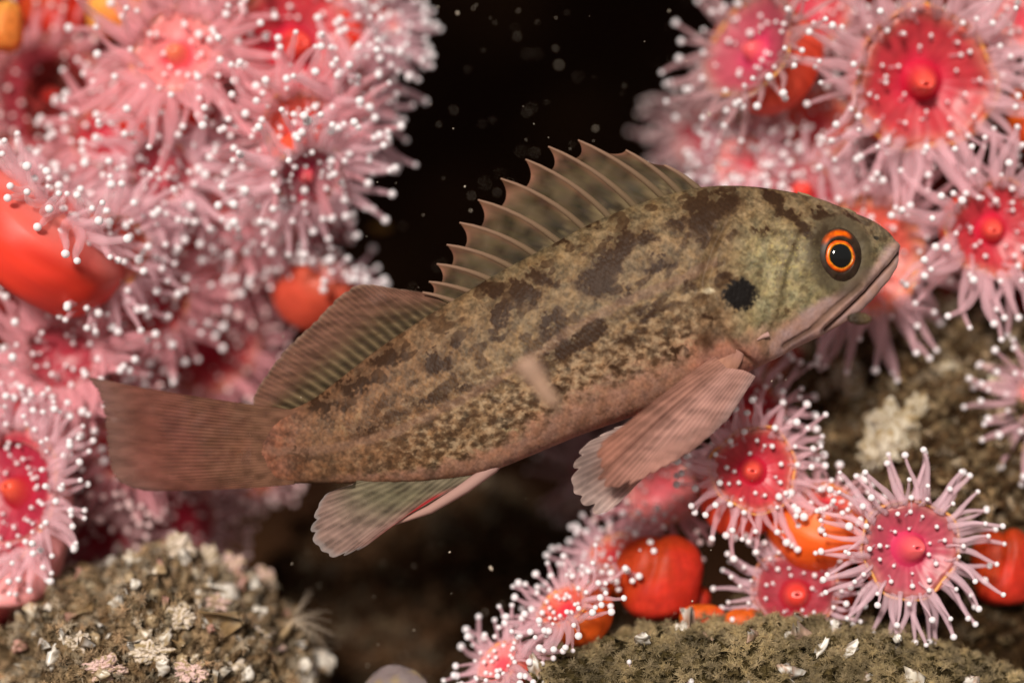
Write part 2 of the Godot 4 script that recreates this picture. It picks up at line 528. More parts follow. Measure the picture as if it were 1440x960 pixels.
func make_reef() -> void:
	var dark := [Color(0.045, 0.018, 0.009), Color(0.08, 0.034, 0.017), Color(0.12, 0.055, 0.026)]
	var wine := [Color(0.3, 0.035, 0.035), Color(0.42, 0.05, 0.045), Color(0.3, 0.09, 0.07)]
	var brown := [Color(0.07, 0.038, 0.017), Color(0.17, 0.1, 0.05), Color(0.36, 0.26, 0.15)]
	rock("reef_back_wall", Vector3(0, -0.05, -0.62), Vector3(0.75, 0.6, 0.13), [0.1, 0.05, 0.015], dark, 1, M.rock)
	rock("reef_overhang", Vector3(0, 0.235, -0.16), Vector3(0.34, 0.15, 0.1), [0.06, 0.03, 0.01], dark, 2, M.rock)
	rock("reef_left", at(30, 330, -72), Vector3(0.047, 0.075, 0.042), [0.1, 0.06, 0.02], wine, 4, M.rock)
	rock("reef_right", at(1440, 300, -80), Vector3(0.052, 0.075, 0.045), [0.1, 0.06, 0.02], [wine[0], brown[1], brown[0]], 5, M.rock)
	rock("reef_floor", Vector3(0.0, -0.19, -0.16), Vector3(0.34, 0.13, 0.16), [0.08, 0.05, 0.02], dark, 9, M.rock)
	var backs := rock("reef_back_rocks", at(620, 890, -75), Vector3(0.031, 0.026, 0.02), [0.15, 0.2, 0.12], [Color(0.09, 0.045, 0.022), Color(0.16, 0.08, 0.04), Color(0.28, 0.17, 0.1)], 19, M.rock)
	turf(backs, 700, 0.0024, "back_turf", "dim brown growth on the rocks deep in the gap under the fish", 85, Color(0.16, 0.095, 0.05), 0.5)
	var right := rock("reef_boulder", at(1350, 640, -42), Vector3(0.031, 0.023, 0.026), [0.12, 0.1, 0.05], brown, 6, M.rock)
	var under := rock("reef_ledge", at(1330, 940, -34), Vector3(0.034, 0.026, 0.02), [0.12, 0.1, 0.05], [brown[0] * 0.6, brown[0], brown[1]], 16, M.rock)
	var left := rock("barnacle_rock", at(215, 1030, -20), Vector3(0.0255, 0.0255, 0.022), [0.14, 0.14, 0.1], [Color(0.2, 0.12, 0.06), Color(0.4, 0.27, 0.15), Color(0.55, 0.44, 0.3)], 7, M.rock)
	var mound := rock("turf_mound", at(1070, 1041, -6), Vector3(0.041, 0.0165, 0.0145), [0.08, 0.1, 0.12], [Color(0.07, 0.05, 0.02), Color(0.11, 0.08, 0.034), Color(0.16, 0.115, 0.055)], 8, M.rock)
	rubble(left, 280, "shell_plate", [Color(0.5, 0.37, 0.22), Color(0.62, 0.32, 0.27), Color(0.36, 0.23, 0.11), Color(0.85, 0.78, 0.68), Color(0.42, 0.3, 0.17), Color(0.75, 0.66, 0.54), Color(0.85, 0.8, 0.74)], 1.15, 71, 0.0004)
	rubble(right, 160, "crust_chip", [Color(0.4, 0.28, 0.15), Color(0.6, 0.5, 0.35), Color(0.3, 0.2, 0.1), Color(0.5, 0.4, 0.27)], 0.9, 72)
	rubble(mound, 90, "shell_plate", [Color(0.7, 0.62, 0.5), Color(0.8, 0.76, 0.7), Color(0.6, 0.4, 0.3), Color(0.85, 0.8, 0.72)], 1.0, 73, 0.0006)
	turf(mound, 15000, 0.00088, "turf_algae", "brown fuzzy turf algae over the mound at bottom right", 81, Color(0.46, 0.34, 0.17), 0.25)
	turf(left, 4200, 0.0011, "brown_turf", "brown fuzz between the shell plates at bottom left", 82, Color(0.62, 0.41, 0.24), 1.3)
	turf(right, 4200, 0.0009, "boulder_turf", "short brown fuzz on the boulder at right", 83, Color(0.5, 0.33, 0.17), 0.9)
	turf(under, 2600, 0.0011, "ledge_turf", "dark brown fuzz under the lilac anemone at lower right", 84, Color(0.24, 0.15, 0.07), 0.2)
	# pale crusts on the boulder
	for q in [[1256, 596, 22, 24], [1240, 622, 18, 22], [1262, 630, 16, 14], [1192, 522, 18, 14], [1198, 556, 14, 20], [1178, 534, 12, 10], [1225, 645, 12, 10], [1290, 572, 10, 13], [1330, 520, 14, 9], [1400, 545, 16, 10], [1160, 545, 8, 10]]:
		crust(right, q[0], q[1], q[2] * U * 1.2, q[3] * U * 1.2, 90 + q[0])
	for q in [[236, 726, 20, 16], [290, 792, 16, 20], [352, 890, 30, 11], [378, 908, 20, 12], [150, 940, 24, 14], [320, 938, 24, 12], [212, 915, 22, 13], [428, 942, 16, 13], [250, 868, 20, 14], [378, 800, 14, 18], [300, 850, 18, 12], [110, 905, 18, 14], [270, 940, 20, 12], [330, 765, 16, 14]]:
		crust(left, q[0], q[1], q[2] * U, q[3] * U, 190 + q[0], Color(0.72, 0.6, 0.5) if int(q[0]) % 3 else Color(0.74, 0.5, 0.46))

func crust(where: Array, px: float, py: float, rx: float, ry: float, sd: int, tone := Color(0.64, 0.57, 0.45)) -> void:
	var parent: Node3D = where[0]
	var v: PackedVector3Array = where[1]
	var p := parent.position
	var best := 1e9
	for k in v.size():       # the spot of the rock's skin that faces us there
		var w := v[k] + parent.position
		var on := at(px, py, w.z * 1000.0)
		var off := Vector2(on.x - w.x, on.y - w.y).length() - 0.02 * w.z
		if off < best:
			best = off
			p = w
	var s := ball(36, 56, func(d: Vector3, _t, _p):
		var w := 1.0 + 0.9 * n1.get_noise_3dv(d * 55 + Vector3.ONE * sd) + 0.45 * n2.get_noise_3dv(d * 30 + Vector3.ONE * sd)
		var k := n2.get_noise_3dv(d * 50 + Vector3.ONE * (sd + 9))
		return [Vector3(d.x * rx, d.y * ry, d.z * rx * 0.4) * w, tone.lerp(Color(0.35, 0.25, 0.12), smoothstep(-0.05, 0.2, k))])
	part(parent, "white_crust", s.mesh(), M.crust, Transform3D(Basis(), p - parent.position))

func shard(sd: int, cols: Array) -> ArrayMesh:
	rng.seed = sd
	var s := Soup.new()
	var w := rng.randf_range(0.35, 0.8)
	var curl := rng.randf_range(0.1, 0.5)
	var base: Color = cols[rng.randi() % cols.size()]
	var tipc: Color = cols[rng.randi() % cols.size()]
	var skew := rng.randf_range(-0.4, 0.4)
	for side in 2:
		for i in 7:
			var t := i / 6.0
			for j in 7:
				var u := j / 6.0 * 2 - 1
				var half := w * (1 - 0.8 * t) * (1 + 0.12 * sin(j * 7.0 + sd))
				var z := curl * (1 - u * u) * (0.4 + t) + 0.05 * sin(j * 4.0) - (0.1 if side else 0.0)
				var cc: Color = base.lerp(tipc, smoothstep(0.5, 1.0, t)) * (0.75 + 0.3 * sin(j * 2.6 + t * 3))
				cc = cc.lerp(Color(0.22, 0.14, 0.07), 0.7 * smoothstep(0.0, 0.3, n2.get_noise_2d(j * 6.0 + sd, i * 6.0)))
				cc.a = 1
				s.vert(Vector3(u * half + skew * t * t, t * (1 + 0.1 * sin(j * 3.0 + sd)) - 0.15, z), cc)
	s.weave(0, 7, 7, false)
	var f := 49
	for i in 6:
		for j in 6:
			s.quad(f + i * 7 + j, f + (i + 1) * 7 + j, f + (i + 1) * 7 + j + 1, f + i * 7 + j + 1)
	for i in 6:
		s.quad(i * 7, (i + 1) * 7, f + (i + 1) * 7, f + i * 7)
		s.quad(i * 7 + 6, f + i * 7 + 6, f + (i + 1) * 7 + 6, (i + 1) * 7 + 6)
		s.quad(42 + i, f + 42 + i, f + 42 + i + 1, 42 + i + 1)
	return s.mesh()

func pebble(sd: int, cols: Array) -> ArrayMesh:
	rng.seed = sd
	var a: Color = cols[rng.randi() % cols.size()]
	var b: Color = cols[rng.randi() % cols.size()]
	var k := Vector3(rng.randf_range(0.3, 0.7), rng.randf_range(0.4, 0.9), rng.randf_range(0.25, 0.5))
	var off := Vector3.ONE * rng.randf() * 40
	return ball(9, 12, func(d: Vector3, _t, _p):
		var w := 1.0 + 0.6 * n1.get_noise_3dv(d * 45 + off) + 0.5 * n2.get_noise_3dv(d * 22 + off)
		var c := a.lerp(b, smoothstep(-0.2, 0.2, n1.get_noise_3dv(d * 60 - off)))
		c = c.lerp(Color(0.2, 0.13, 0.065), 0.75 * smoothstep(-0.1, 0.25, n2.get_noise_3dv(d * 38 + off)))
		return [d * k * w, c * 0.9]).mesh()

func rubble(where: Array, count: int, called: String, cols: Array, size: float, sd: int, lift := 0.0) -> void:
	var meshes := []
	for k in 14: meshes.append(shard(sd * 100 + k, cols) if k % 2 == 0 else pebble(sd * 100 + k, cols))
	rng.seed = sd
	var v: PackedVector3Array = where[1]
	var n: PackedVector3Array = where[2]
	var done := 0
	while done < count:
		var k := rng.randi() % v.size()
		if n[k].z < -0.15 or n[k].z + n[k].y < 0.2: continue
		var lean := (n[k] + Vector3(rng.randf_range(-1, 1), rng.randf_range(-0.5, 1), rng.randf_range(-0.6, 0.6)) * 0.9).normalized()
		var B := frame(lean).rotated(lean, rng.randf() * TAU)
		var z := rng.randf_range(0.0009, 0.0024) * size * (1.0 + 0.8 * pow(rng.randf(), 4))
		part(where[0], called, meshes[rng.randi() % 14], M.shell, Transform3D(B.scaled(Vector3.ONE * z), v[k] + n[k] * lift))
		done += 1

func turf(where: Array, count: int, size: float, called: String, label: String, sd: int, tint: Color, pale := 0.0) -> void:
	rng.seed = sd
	var s := Soup.new()
	for k in 48:
		var d := Vector3(rng.randf_range(-1, 1), rng.randf_range(-0.3, 1.2), rng.randf_range(-1, 1)).normalized()
		var bend := Vector3(rng.randf_range(-1, 1), rng.randf_range(-1, 0.6), rng.randf_range(-1, 1)) * 0.45
		var pts := []; var radii := []; var cc := []
		var reach := rng.randf_range(0.45, 1.0)
		for i in 4:
			var t := i / 3.0
			pts.append((d * t + bend * t * t) * reach + Vector3(rng.randf_range(-1, 1), rng.randf_range(-1, 1), rng.randf_range(-1, 1)) * 0.07)
			radii.append(0.032 * (1.0 - 0.3 * t) * rng.randf_range(0.6, 1.7))
			cc.append(Color.WHITE * rng.randf_range(0.7, 1.2))
		s.tube(pts, radii, 3, cc)
	var mm := MultiMesh.new()
	mm.transform_format = MultiMesh.TRANSFORM_3D
	mm.use_colors = true
	mm.mesh = s.mesh()
	mm.instance_count = count
	var v: PackedVector3Array = where[1]
	var n: PackedVector3Array = where[2]
	var done := 0
	while done < count:
		var k := rng.randi() % v.size()
		if n[k].z < -0.3: continue
		var up := (n[k] + Vector3(rng.randf_range(-1, 1), rng.randf_range(-1, 1), rng.randf_range(-1, 1)) * 0.6).normalized()
		var j := Vector3(rng.randf_range(-1, 1), rng.randf_range(-1, 1), rng.randf_range(-1, 1)) * 0.0005
		var patch := 0.4 + 1.1 * clampf(0.5 + n1.get_noise_3dv(v[k] * 6000), 0, 1)
		mm.set_instance_transform(done, Transform3D(frame(up).rotated(up, rng.randf() * TAU).scaled(Vector3.ONE * size * rng.randf_range(0.5, 1.3)), v[k] + j))
		mm.set_instance_color(done, tint.lerp(Color(0.3, 0.24, 0.12), rng.randf() * 0.35).lerp(Color(0.62, 0.5, 0.36), minf(1.0, pale * (0.75 if rng.randf() < 0.36 else 0.0))) * patch * rng.randf_range(0.6, 1.2))
		done += 1
	var o := MultiMeshInstance3D.new()
	o.multimesh = mm
	o.material_override = M.turf
	o.position = where[0].position
	put(self, o, called)
	tag(o, label, "algae", "", "stuff")

# ---------------------------------------------------------------- where the anemones stand

func make_anemones() -> void:
	var L := "strawberry anemones crowded on the left reef"
	var T := "strawberry anemones on the upper right reef"
	var R := "strawberry anemones at the lower right"
	for d in [
		# left reef
		{"p": [245, 70, -15], "n": [-0.15, 0.25, 1], "r": 62, "tl": 100, "pal": "pink", "tm": "tentacle_pink", "col": [-60, 95, -16], "girth": 0.95, "group": L, "label": "pale pink anemone opening toward us at top left, beside a bare red column"},
		{"p": [420, 55, -21], "n": [0.35, 0.15, 0.9], "r": 92, "tl": 80, "pal": "red", "tm": "tentacle_pink", "group": L, "label": "wide red anemone with small orange mouth at the top of the left cluster"},
		{"p": [502, 138, -18], "n": [0.85, -0.05, 0.5], "r": 44, "tl": 88, "pal": "pink", "mouth": false, "group": L, "label": "pale anemone seen from its side, tentacles reaching right into the dark gap"},
		{"p": [425, 182, -14], "n": [0.15, -0.25, 0.95], "r": 54, "tl": 85, "pal": "orange", "tm": "tentacle_pink", "mouth": false, "group": L, "label": "salmon anemone with an orange disc just below the wide red one at left"},
		{"p": [435, 250, -14], "n": [0.35, -0.6, 0.7], "r": 50, "tl": 82, "pal": "magenta", "group": L, "label": "dusky plum anemone facing down right at the lower edge of the left cluster"},
		{"p": [72, 135, -32], "n": [0.3, 0.1, 0.9], "r": 88, "tl": 78, "pal": "dark", "tm": "tentacle_pink", "tp": "tip_rose", "mr": 0.18, "group": L, "label": "blurred dark red anemone behind the others near the upper left corner"},
		{"p": [100, 290, -11], "n": [0.62, 0.75, 0.15], "r": 62, "tl": 78, "pal": "pink", "col": [-95, 95, -4], "girth": 1.55, "mouth": false, "group": L, "label": "pale tufted anemone on a big smooth red column at the left edge"},
		{"p": [85, 500, -16], "n": [0.05, 0.1, 1], "r": 52, "tl": 88, "pal": "dark", "tm": "tentacle_pink", "wide": 1.1, "mouth": false, "group": L, "label": "dark plum anemone with thick pink tentacles just above the tail fin tip"},
		{"p": [12, 690, -11], "n": [-0.3, 0.15, 0.9], "r": 68, "tl": 66, "pal": "rose", "sq": 1.38, "nt": 190, "col": [-20, 165, -4], "girth": 1.0, "tip": 5.2, "group": L, "label": "large cupped crimson anemone cut by the left edge, left of the tail fin"},
		{"p": [228, 240, -18], "n": [0.2, 0.1, 1], "r": 46, "tl": 78, "pal": "dark", "mouth": false, "group": L, "label": "pale anemone with a deep red centre in the middle of the left cluster"},
		{"p": [165, 355, -12], "n": [0.65, -0.15, 0.7], "r": 52, "tl": 74, "pal": "orange", "mouth": false, "group": L, "label": "white tipped anemone beside the big red column, facing right"},
		{"p": [300, 345, -30], "n": [0.4, -0.1, 0.9], "r": 58, "tl": 72, "pal": "pink", "tm": "tentacle_pink", "tp": "tip_rose", "mouth": false, "group": L, "label": "soft pink blurred anemone above the tail, below the salmon one"},
		{"p": [290, 480, -38], "n": [0.1, 0.1, 1], "r": 76, "tl": 72, "pal": "red", "tm": "tentacle_pink", "tp": "tip_rose", "mouth": false, "group": L, "label": "wide rosy blurred anemone filling the space right above the tail fin"},
		{"p": [352, 395, -38], "n": [0.5, -0.2, 0.8], "r": 52, "tl": 60, "pal": "red", "tm": "tentacle_pink", "tp": "tip_rose", "mouth": false, "group": L, "label": "blurred anemone with a red gap in its tentacles left of the orange column"},
		{"p": [472, 375, -28], "n": [0.45, 0.85, 0.2], "r": 34, "tl": 50, "pal": "coral", "col": [-70, 75, -6], "girth": 1.35, "mouth": false, "nt": 70, "group": L, "label": "small anemone on an orange column behind the soft dorsal fin"},
		{"p": [345, 265, -24], "n": [0.05, -0.25, 1], "r": 60, "tl": 78, "pal": "pink", "mouth": false, "group": L, "label": "milky pale anemone left of the dusky plum one"},
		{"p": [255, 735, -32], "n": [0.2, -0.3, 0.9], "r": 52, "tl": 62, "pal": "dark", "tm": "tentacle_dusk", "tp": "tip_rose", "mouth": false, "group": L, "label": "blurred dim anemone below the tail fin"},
		{"p": [365, 668, -46], "n": [0.35, -0.7, 0.6], "r": 42, "tl": 50, "pal": "orange", "tm": "tentacle_pink", "tp": "tip_rose", "mouth": false, "nt": 70, "group": L, "label": "blurred anemone hanging under the tail stalk beside an orange column"},
		{"p": [535, 25, -24], "n": [0.65, 0.35, 0.45], "r": 40, "tl": 68, "pal": "pink", "mouth": false, "group": L, "label": "pale anemone at the top edge, rightmost of the left cluster"},
		{"p": [155, 480, -28], "n": [0.3, 0.2, 1], "r": 50, "tl": 70, "pal": "red", "tm": "tentacle_pink", "mouth": false, "group": L, "label": "rosy anemone squeezed between the dark plum one and the big red column"},
		{"p": [30, 605, -22], "n": [0.1, 0.3, 1], "r": 55, "tl": 80, "pal": "red", "tm": "tentacle_pink", "mouth": false, "group": L, "label": "red anemone with long streaming tentacles above the cupped crimson one"},
		{"p": [325, 150, -26], "n": [0.1, 0.1, 1], "r": 55, "tl": 80, "pal": "pink", "mouth": false, "group": L, "label": "milky anemone between the pale pink one and the wide red one"},
		{"p": [185, 628, -26], "n": [0.2, 0.1, 1], "r": 54, "tl": 68, "pal": "red", "tm": "tentacle_pink", "tp": "tip_rose", "mouth": false, "group": L, "label": "blurred rosy anemone behind the trailing edge of the tail fin"},
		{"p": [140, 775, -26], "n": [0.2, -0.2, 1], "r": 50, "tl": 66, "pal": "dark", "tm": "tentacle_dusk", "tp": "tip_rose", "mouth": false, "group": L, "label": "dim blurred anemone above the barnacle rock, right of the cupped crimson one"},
		{"p": [215, 420, -24], "n": [0.3, 0.1, 1], "r": 54, "tl": 72, "pal": "red", "tm": "tentacle_pink", "mouth": false, "group": L, "label": "pink anemone right of the big red column's lower end"},
		{"p": [395, 300, -26], "n": [0.4, -0.3, 0.9], "r": 50, "tl": 70, "pal": "pink", "tm": "tentacle_pink", "mouth": false, "group": L, "label": "soft pale anemone just above the coral orange column"},
		{"p": [150, 190, -24], "n": [0.1, 0.2, 1], "r": 50, "tl": 70, "pal": "red", "tm": "tentacle_pink", "mouth": false, "group": L, "label": "rosy anemone between the blurred dark red one and the deep red centred one"},
		# upper right reef
		{"p": [1303, 112, -13], "n": [0.05, -0.08, 1], "r": 98, "tl": 98, "pal": "red", "cup": 0.3, "nt": 115, "mr": 0.2, "mh": 0.55, "tip": 5.2, "group": T, "label": "largest open crimson anemone at upper right with a tall pink mouth cone"},
		{"p": [1050, 62, -18], "n": [-0.72, 0.35, 0.6], "r": 80, "tl": 72, "pal": "magenta", "tm": "tentacle_dusk", "mr": 0.2, "mh": 0.3, "group": T, "label": "anemone turned left on the brink of the dark gap, oval pink mouth"},
		{"p": [1402, 322, -12], "n": [0.1, -0.05, 1], "r": 66, "tl": 94, "pal": "red", "mr": 0.24, "group": T, "label": "crimson anemone at the right edge level with the fish's eye"},
		{"p": [1222, 358, -18], "n": [0.2, -0.05, 1], "r": 84, "tl": 100, "pal": "orange", "mouth": false, "group": T, "label": "coral pink anemone directly behind the fish's snout"},
		{"p": [1128, 268, -22], "n": [-0.1, 0.4, 0.9], "r": 50, "tl": 70, "pal": "dark", "mr": 0.34, "mh": 0.55, "group": T, "label": "red anemone peeking over the fish's head"},
		{"p": [1045, 225, -26], "n": [-0.3, 0.3, 0.8], "r": 42, "tl": 52, "pal": "pink", "mouth": false, "nt": 110, "group": T, "label": "bunched white tipped anemone above the fish's nape"},
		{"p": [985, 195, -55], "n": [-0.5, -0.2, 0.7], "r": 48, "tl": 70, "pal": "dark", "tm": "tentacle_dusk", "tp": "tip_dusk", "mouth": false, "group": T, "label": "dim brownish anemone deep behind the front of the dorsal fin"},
		{"p": [1150, 175, -30], "n": [0, 0.1, 1], "r": 55, "tl": 75, "pal": "orange", "mouth": false, "group": T, "label": "blurred pale anemone between the largest one and the turned one"},
		{"p": [1140, 10, -26], "n": [0, 0.2, 1], "r": 58, "tl": 70, "pal": "red", "mouth": false, "group": T, "label": "red anemone at the top edge left of the largest one"},
		{"p": [1445, 20, -20], "n": [0.2, 0.2, 1], "r": 50, "tl": 80, "pal": "pink", "mouth": false, "group": T, "label": "pink anemone in the upper right corner"},
		{"p": [1475, 565, -14], "n": [-0.5, 0.0, 0.8], "r": 48, "tl": 78, "pal": "pink", "mouth": false, "group": T, "label": "anemone reaching in from the right edge over the boulder"},
		# lower right
		{"p": [1062, 660, -5], "n": [0.05, 0.12, 1], "r": 58, "tl": 64, "pal": "red", "cup": 0.4, "mr": 0.25, "wide": 1.1, "tip": 5.6, "col": [-20, 70, -10], "group": R, "label": "crimson anemone with stout white tentacles beside the pectoral fin tip"},
		{"p": [1048, 580, -14], "n": [0.0, 0.25, 0.95], "r": 52, "tl": 62, "pal": "red", "mr": 0.28, "group": R, "label": "red anemone half hidden behind the stout tentacled one, under the fish's throat"},
		{"p": [1282, 772, -2], "n": [0.08, 0.02, 1], "r": 66, "tl": 74, "rise": -4, "pal": "magenta", "tm": "tentacle_lilac", "cup": 0.25, "nt": 105, "tip": 4.8, "wide": 0.8, "mr": 0.26, "group": R, "label": "lilac anemone with thin straight tentacles radiating all round at lower right"},
		{"p": [1118, 832, -7], "n": [-0.15, 0.3, 0.9], "r": 58, "tl": 52, "pal": "dark", "mr": 0.3, "mh": 0.4, "tm": "tentacle_lilac", "tip": 5, "col": [60, 20, -12], "group": R, "label": "dark red cupped anemone between the orange balls and the lilac anemone"},
		{"p": [930, 690, -18], "n": [-0.2, 0.1, 1], "r": 50, "tl": 60, "pal": "pink", "tm": "tentacle_pink", "tp": "tip_rose", "mouth": false, "group": R, "label": "blurred pink anemone behind the pelvic fin's white edge"},
		{"p": [700, 930, -4], "n": [-0.55, 0.55, 0.5], "r": 34, "tl": 58, "pal": "pink", "mouth": false, "tip": 5.2, "col": [38, 42, -5], "girth": 1.0, "group": R, "label": "small pink anemone low on the turf mound's left end"},
		{"p": [790, 850, -5], "n": [-0.45, 0.7, 0.5], "r": 36, "tl": 60, "pal": "orange", "mouth": false, "tip": 5.2, "col": [52, 30, -5], "girth": 1.05, "group": R, "label": "pale anemone leaning left on the edge of the turf mound, orange base"},
		{"p": [862, 772, -15], "n": [-0.35, 0.8, 0.5], "r": 36, "tl": 56, "pal": "orange", "mouth": false, "tip": 5.2, "col": [35, 55, -5], "girth": 1.0, "group": R, "label": "pale anemone standing just above the creased orange ball"},
		{"p": [1165, 700, -8], "n": [0.1, 0.8, 0.5], "r": 36, "tl": 46, "pal": "orange", "mouth": false, "nt": 60, "col": [-15, 75, -8], "girth": 1.6, "group": R, "label": "orange columned anemone between the crimson and the lilac ones"},
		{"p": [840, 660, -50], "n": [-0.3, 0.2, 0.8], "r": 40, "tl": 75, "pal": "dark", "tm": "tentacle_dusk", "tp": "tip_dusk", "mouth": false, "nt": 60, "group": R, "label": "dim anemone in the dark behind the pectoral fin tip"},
		{"p": [925, 965, 3], "n": [0, 0.9, 0.3], "r": 22, "tl": 42, "pal": "magenta", "tm": "tentacle_lilac", "mouth": false, "nt": 35, "tip": 4, "group": R, "label": "tiny anemone poking from the turf at the bottom edge"},
	]:
		if d.group == L:
			d.nt = d.get("nt", 90) * 1.05
			d.wide = d.get("wide", 1.0) * 1.2
			d.tip = d.get("tip", 6.2)
		anemone(d)
	var C := "closed orange anemones"
	var red := [Color(0.38, 0.036, 0.008), Color(0.52, 0.03, 0.016)]
	var orange := [Color(0.66, 0.1, 0.012), Color(0.66, 0.06, 0.016)]
	var amber := [Color(0.75, 0.3, 0.06), Color(0.7, 0.2, 0.04)]
	closed_anemone("creased orange red ball, largest closed anemone above the turf", [927, 799, -12], Vector3(62, 54, 50), red, 0.11, C, 1.2)
	closed_anemone("small orange closed anemone left of the creased ball", [832, 834, -14], Vector3(30, 28, 28), orange, 0.1, C, 1.0)
	closed_anemone("small orange closed anemone tucked right below the creased ball", [976, 842, -15], Vector3(24, 22, 24), red, 0.1, C, 1.7)
	closed_anemone("flat orange closed anemone half buried in turf, below the creased ball", [988, 868, -8], Vector3(34, 20, 18), orange, 0.06, C, 0.2)
	closed_anemone("bright orange closed anemone in the turf left of the dark red cupped one", [1046, 880, -7], Vector3(34, 27, 22), orange, 0.06, C, 2.1)
	closed_anemone("two lobed orange closed anemone at the right edge", [1410, 786, -14], Vector3(46, 50, 40), red, 0.18, C, 1.4)
	closed_anemone("orange closed anemone at the right edge above the crimson anemone", [1440, 158, -22], Vector3(26, 42, 30), orange, 0.1, C, 0.5)
	closed_anemone("amber closed anemone at the top edge, left of the pale pink one", [165, 12, -34], Vector3(48, 34, 40), amber, 0.1, C, 0.4)
	closed_anemone("amber closed anemone in the upper left corner", [4, 30, -20], Vector3(30, 34, 30), amber, 0.1, C, 1.4)
	closed_anemone("red closed anemone along the top edge near the left corner", [75, 10, -36], Vector3(56, 36, 40), red, 0.08, C, 2.4)

# ---------------------------------------------------------------- the fish

var TOP := [Vector2(1263, 346), Vector2(1251, 328), Vector2(1228, 311), Vector2(1195, 297), Vector2(1150, 279), Vector2(1100, 268), Vector2(1050, 262), Vector2(1000, 262), Vector2(958, 269), Vector2(897, 287), Vector2(834, 313), Vector2(772, 346), Vector2(709, 379), Vector2(649, 415), Vector2(590, 451), Vector2(535, 488), Vector2(483, 528), Vector2(436, 563), Vector2(395, 578), Vector2(350, 574)]
var BOT := [Vector2(1264, 358), Vector2(1258, 376), Vector2(1238, 403), Vector2(1206, 438), Vector2(1158, 469), Vector2(1110, 493), Vector2(1065, 516), Vector2(1010, 541), Vector2(950, 564), Vector2(880, 589), Vector2(810, 614), Vector2(745, 641), Vector2(690, 662), Vector2(625, 674), Vector2(565, 679), Vector2(510, 680), Vector2(465, 680), Vector2(430, 680), Vector2(392, 682), Vector2(352, 687)]
var HALF := [8.0, 22.0, 38.0, 54.0, 67.0, 76.0, 83.0, 88.0, 90.0, 88.0, 83.0, 76.0, 68.0, 59.0, 50.0, 42.0, 34.0, 27.0, 17.0, 3.0]

func fish_bend(x: float) -> float:     # the tail sways away from us, mm
	return -5.0 * pow(clampf((720.0 - x) / 600.0, 0, 1), 2)

func half_width(s: float) -> float:
	var i := clampi(int(s), 0, HALF.size() - 2)
	return cubic_interpolate(HALF[i], HALF[i + 1], HALF[maxi(i - 1, 0)], HALF[mini(i + 2, HALF.size() - 1)], s - i)

var SLIT := [Vector2(1263, 356), Vector2(1245, 376), Vector2(1224, 396), Vector2(1200, 421), Vector2(1180, 441), Vector2(1155, 464)]
var MAXILLA := [Vector2(1198, 402), Vector2(1172, 426), Vector2(1150, 447), Vector2(1132, 465), Vector2(1096, 486)]
var GILL := [Vector2(1028, 300), Vector2(1000, 350), Vector2(984, 398), Vector2(996, 430), Vector2(1010, 462), Vector2(1034, 492), Vector2(1062, 512)]
var CHEEK := [Vector2(1112, 330), Vector2(1094, 372), Vector2(1086, 410), Vector2(1080, 442), Vector2(1062, 472), Vector2(1068, 490)]

func relief(x: float, y: float) -> float:      # in drawing units, outward from the flank
	var h := 0.0
	if x > 960:
		var e := Vector2((x - 1170) / 40.0, (y - 361) / 46.0).length()
		h += 7.0 * exp(-pow((e - 1.0) / 0.35, 2)) - 3.0 * exp(-pow(e / 0.6, 2))
		if x > 1090:
			h -= 3.6 * exp(-pow(line_dist(x, y, SLIT) / 2.6, 2))
			h -= 2.4 * exp(-pow(line_dist(x, y, MAXILLA) / 4.0, 2))
			h += 3.5 * exp(-pow((line_dist(x, y, SLIT) - 11.0) / 6.0, 2))
			h -= 2.5 * exp(-Vector2((x - 1226) / 5.0, (y - 334) / 4.0).length_squared())
		# gill cover: a flap that ends in a step
		var g: float = along_x(GILL, y)
		if y > 296 and y < 515:
			var fade := smoothstep(296, 330, y) * (1.0 - smoothstep(495, 515, y))
			h += 6.0 * smoothstep(-3.0, 4.0, x - g) * (1.0 - smoothstep(10.0, 90.0, x - g)) * fade
			h -= 3.0 * exp(-pow((x - g + 5.0) / 5.0, 2)) * fade
		if y > 325 and y < 495:
			h += 2.5 * exp(-pow(line_dist(x, y, CHEEK) / 5.0, 2))
	h += 0.9 * n2.get_noise_2d(x * 0.8, y * 0.8)
	return h

var JAW := [Vector2(1050, 500), Vector2(1078, 474), Vector2(1130, 432), Vector2(1180, 398), Vector2(1222, 368), Vector2(1250, 340), Vector2(1270, 330)]

func along_y(pts: Array, x: float) -> float:
	for i in pts.size() - 1:
		if x <= pts[i + 1].x:
			return lerpf(pts[i].y, pts[i + 1].y, clampf((x - pts[i].x) / (pts[i + 1].x - pts[i].x), 0, 1))
	return pts[-1].y

func along_x(pts: Array, y: float) -> float:
	for i in pts.size() - 1:
		if y <= pts[i + 1].y:
			return lerpf(pts[i].x, pts[i + 1].x, clampf((y - pts[i].y) / (pts[i + 1].y - pts[i].y), 0, 1))
	return pts[-1].x

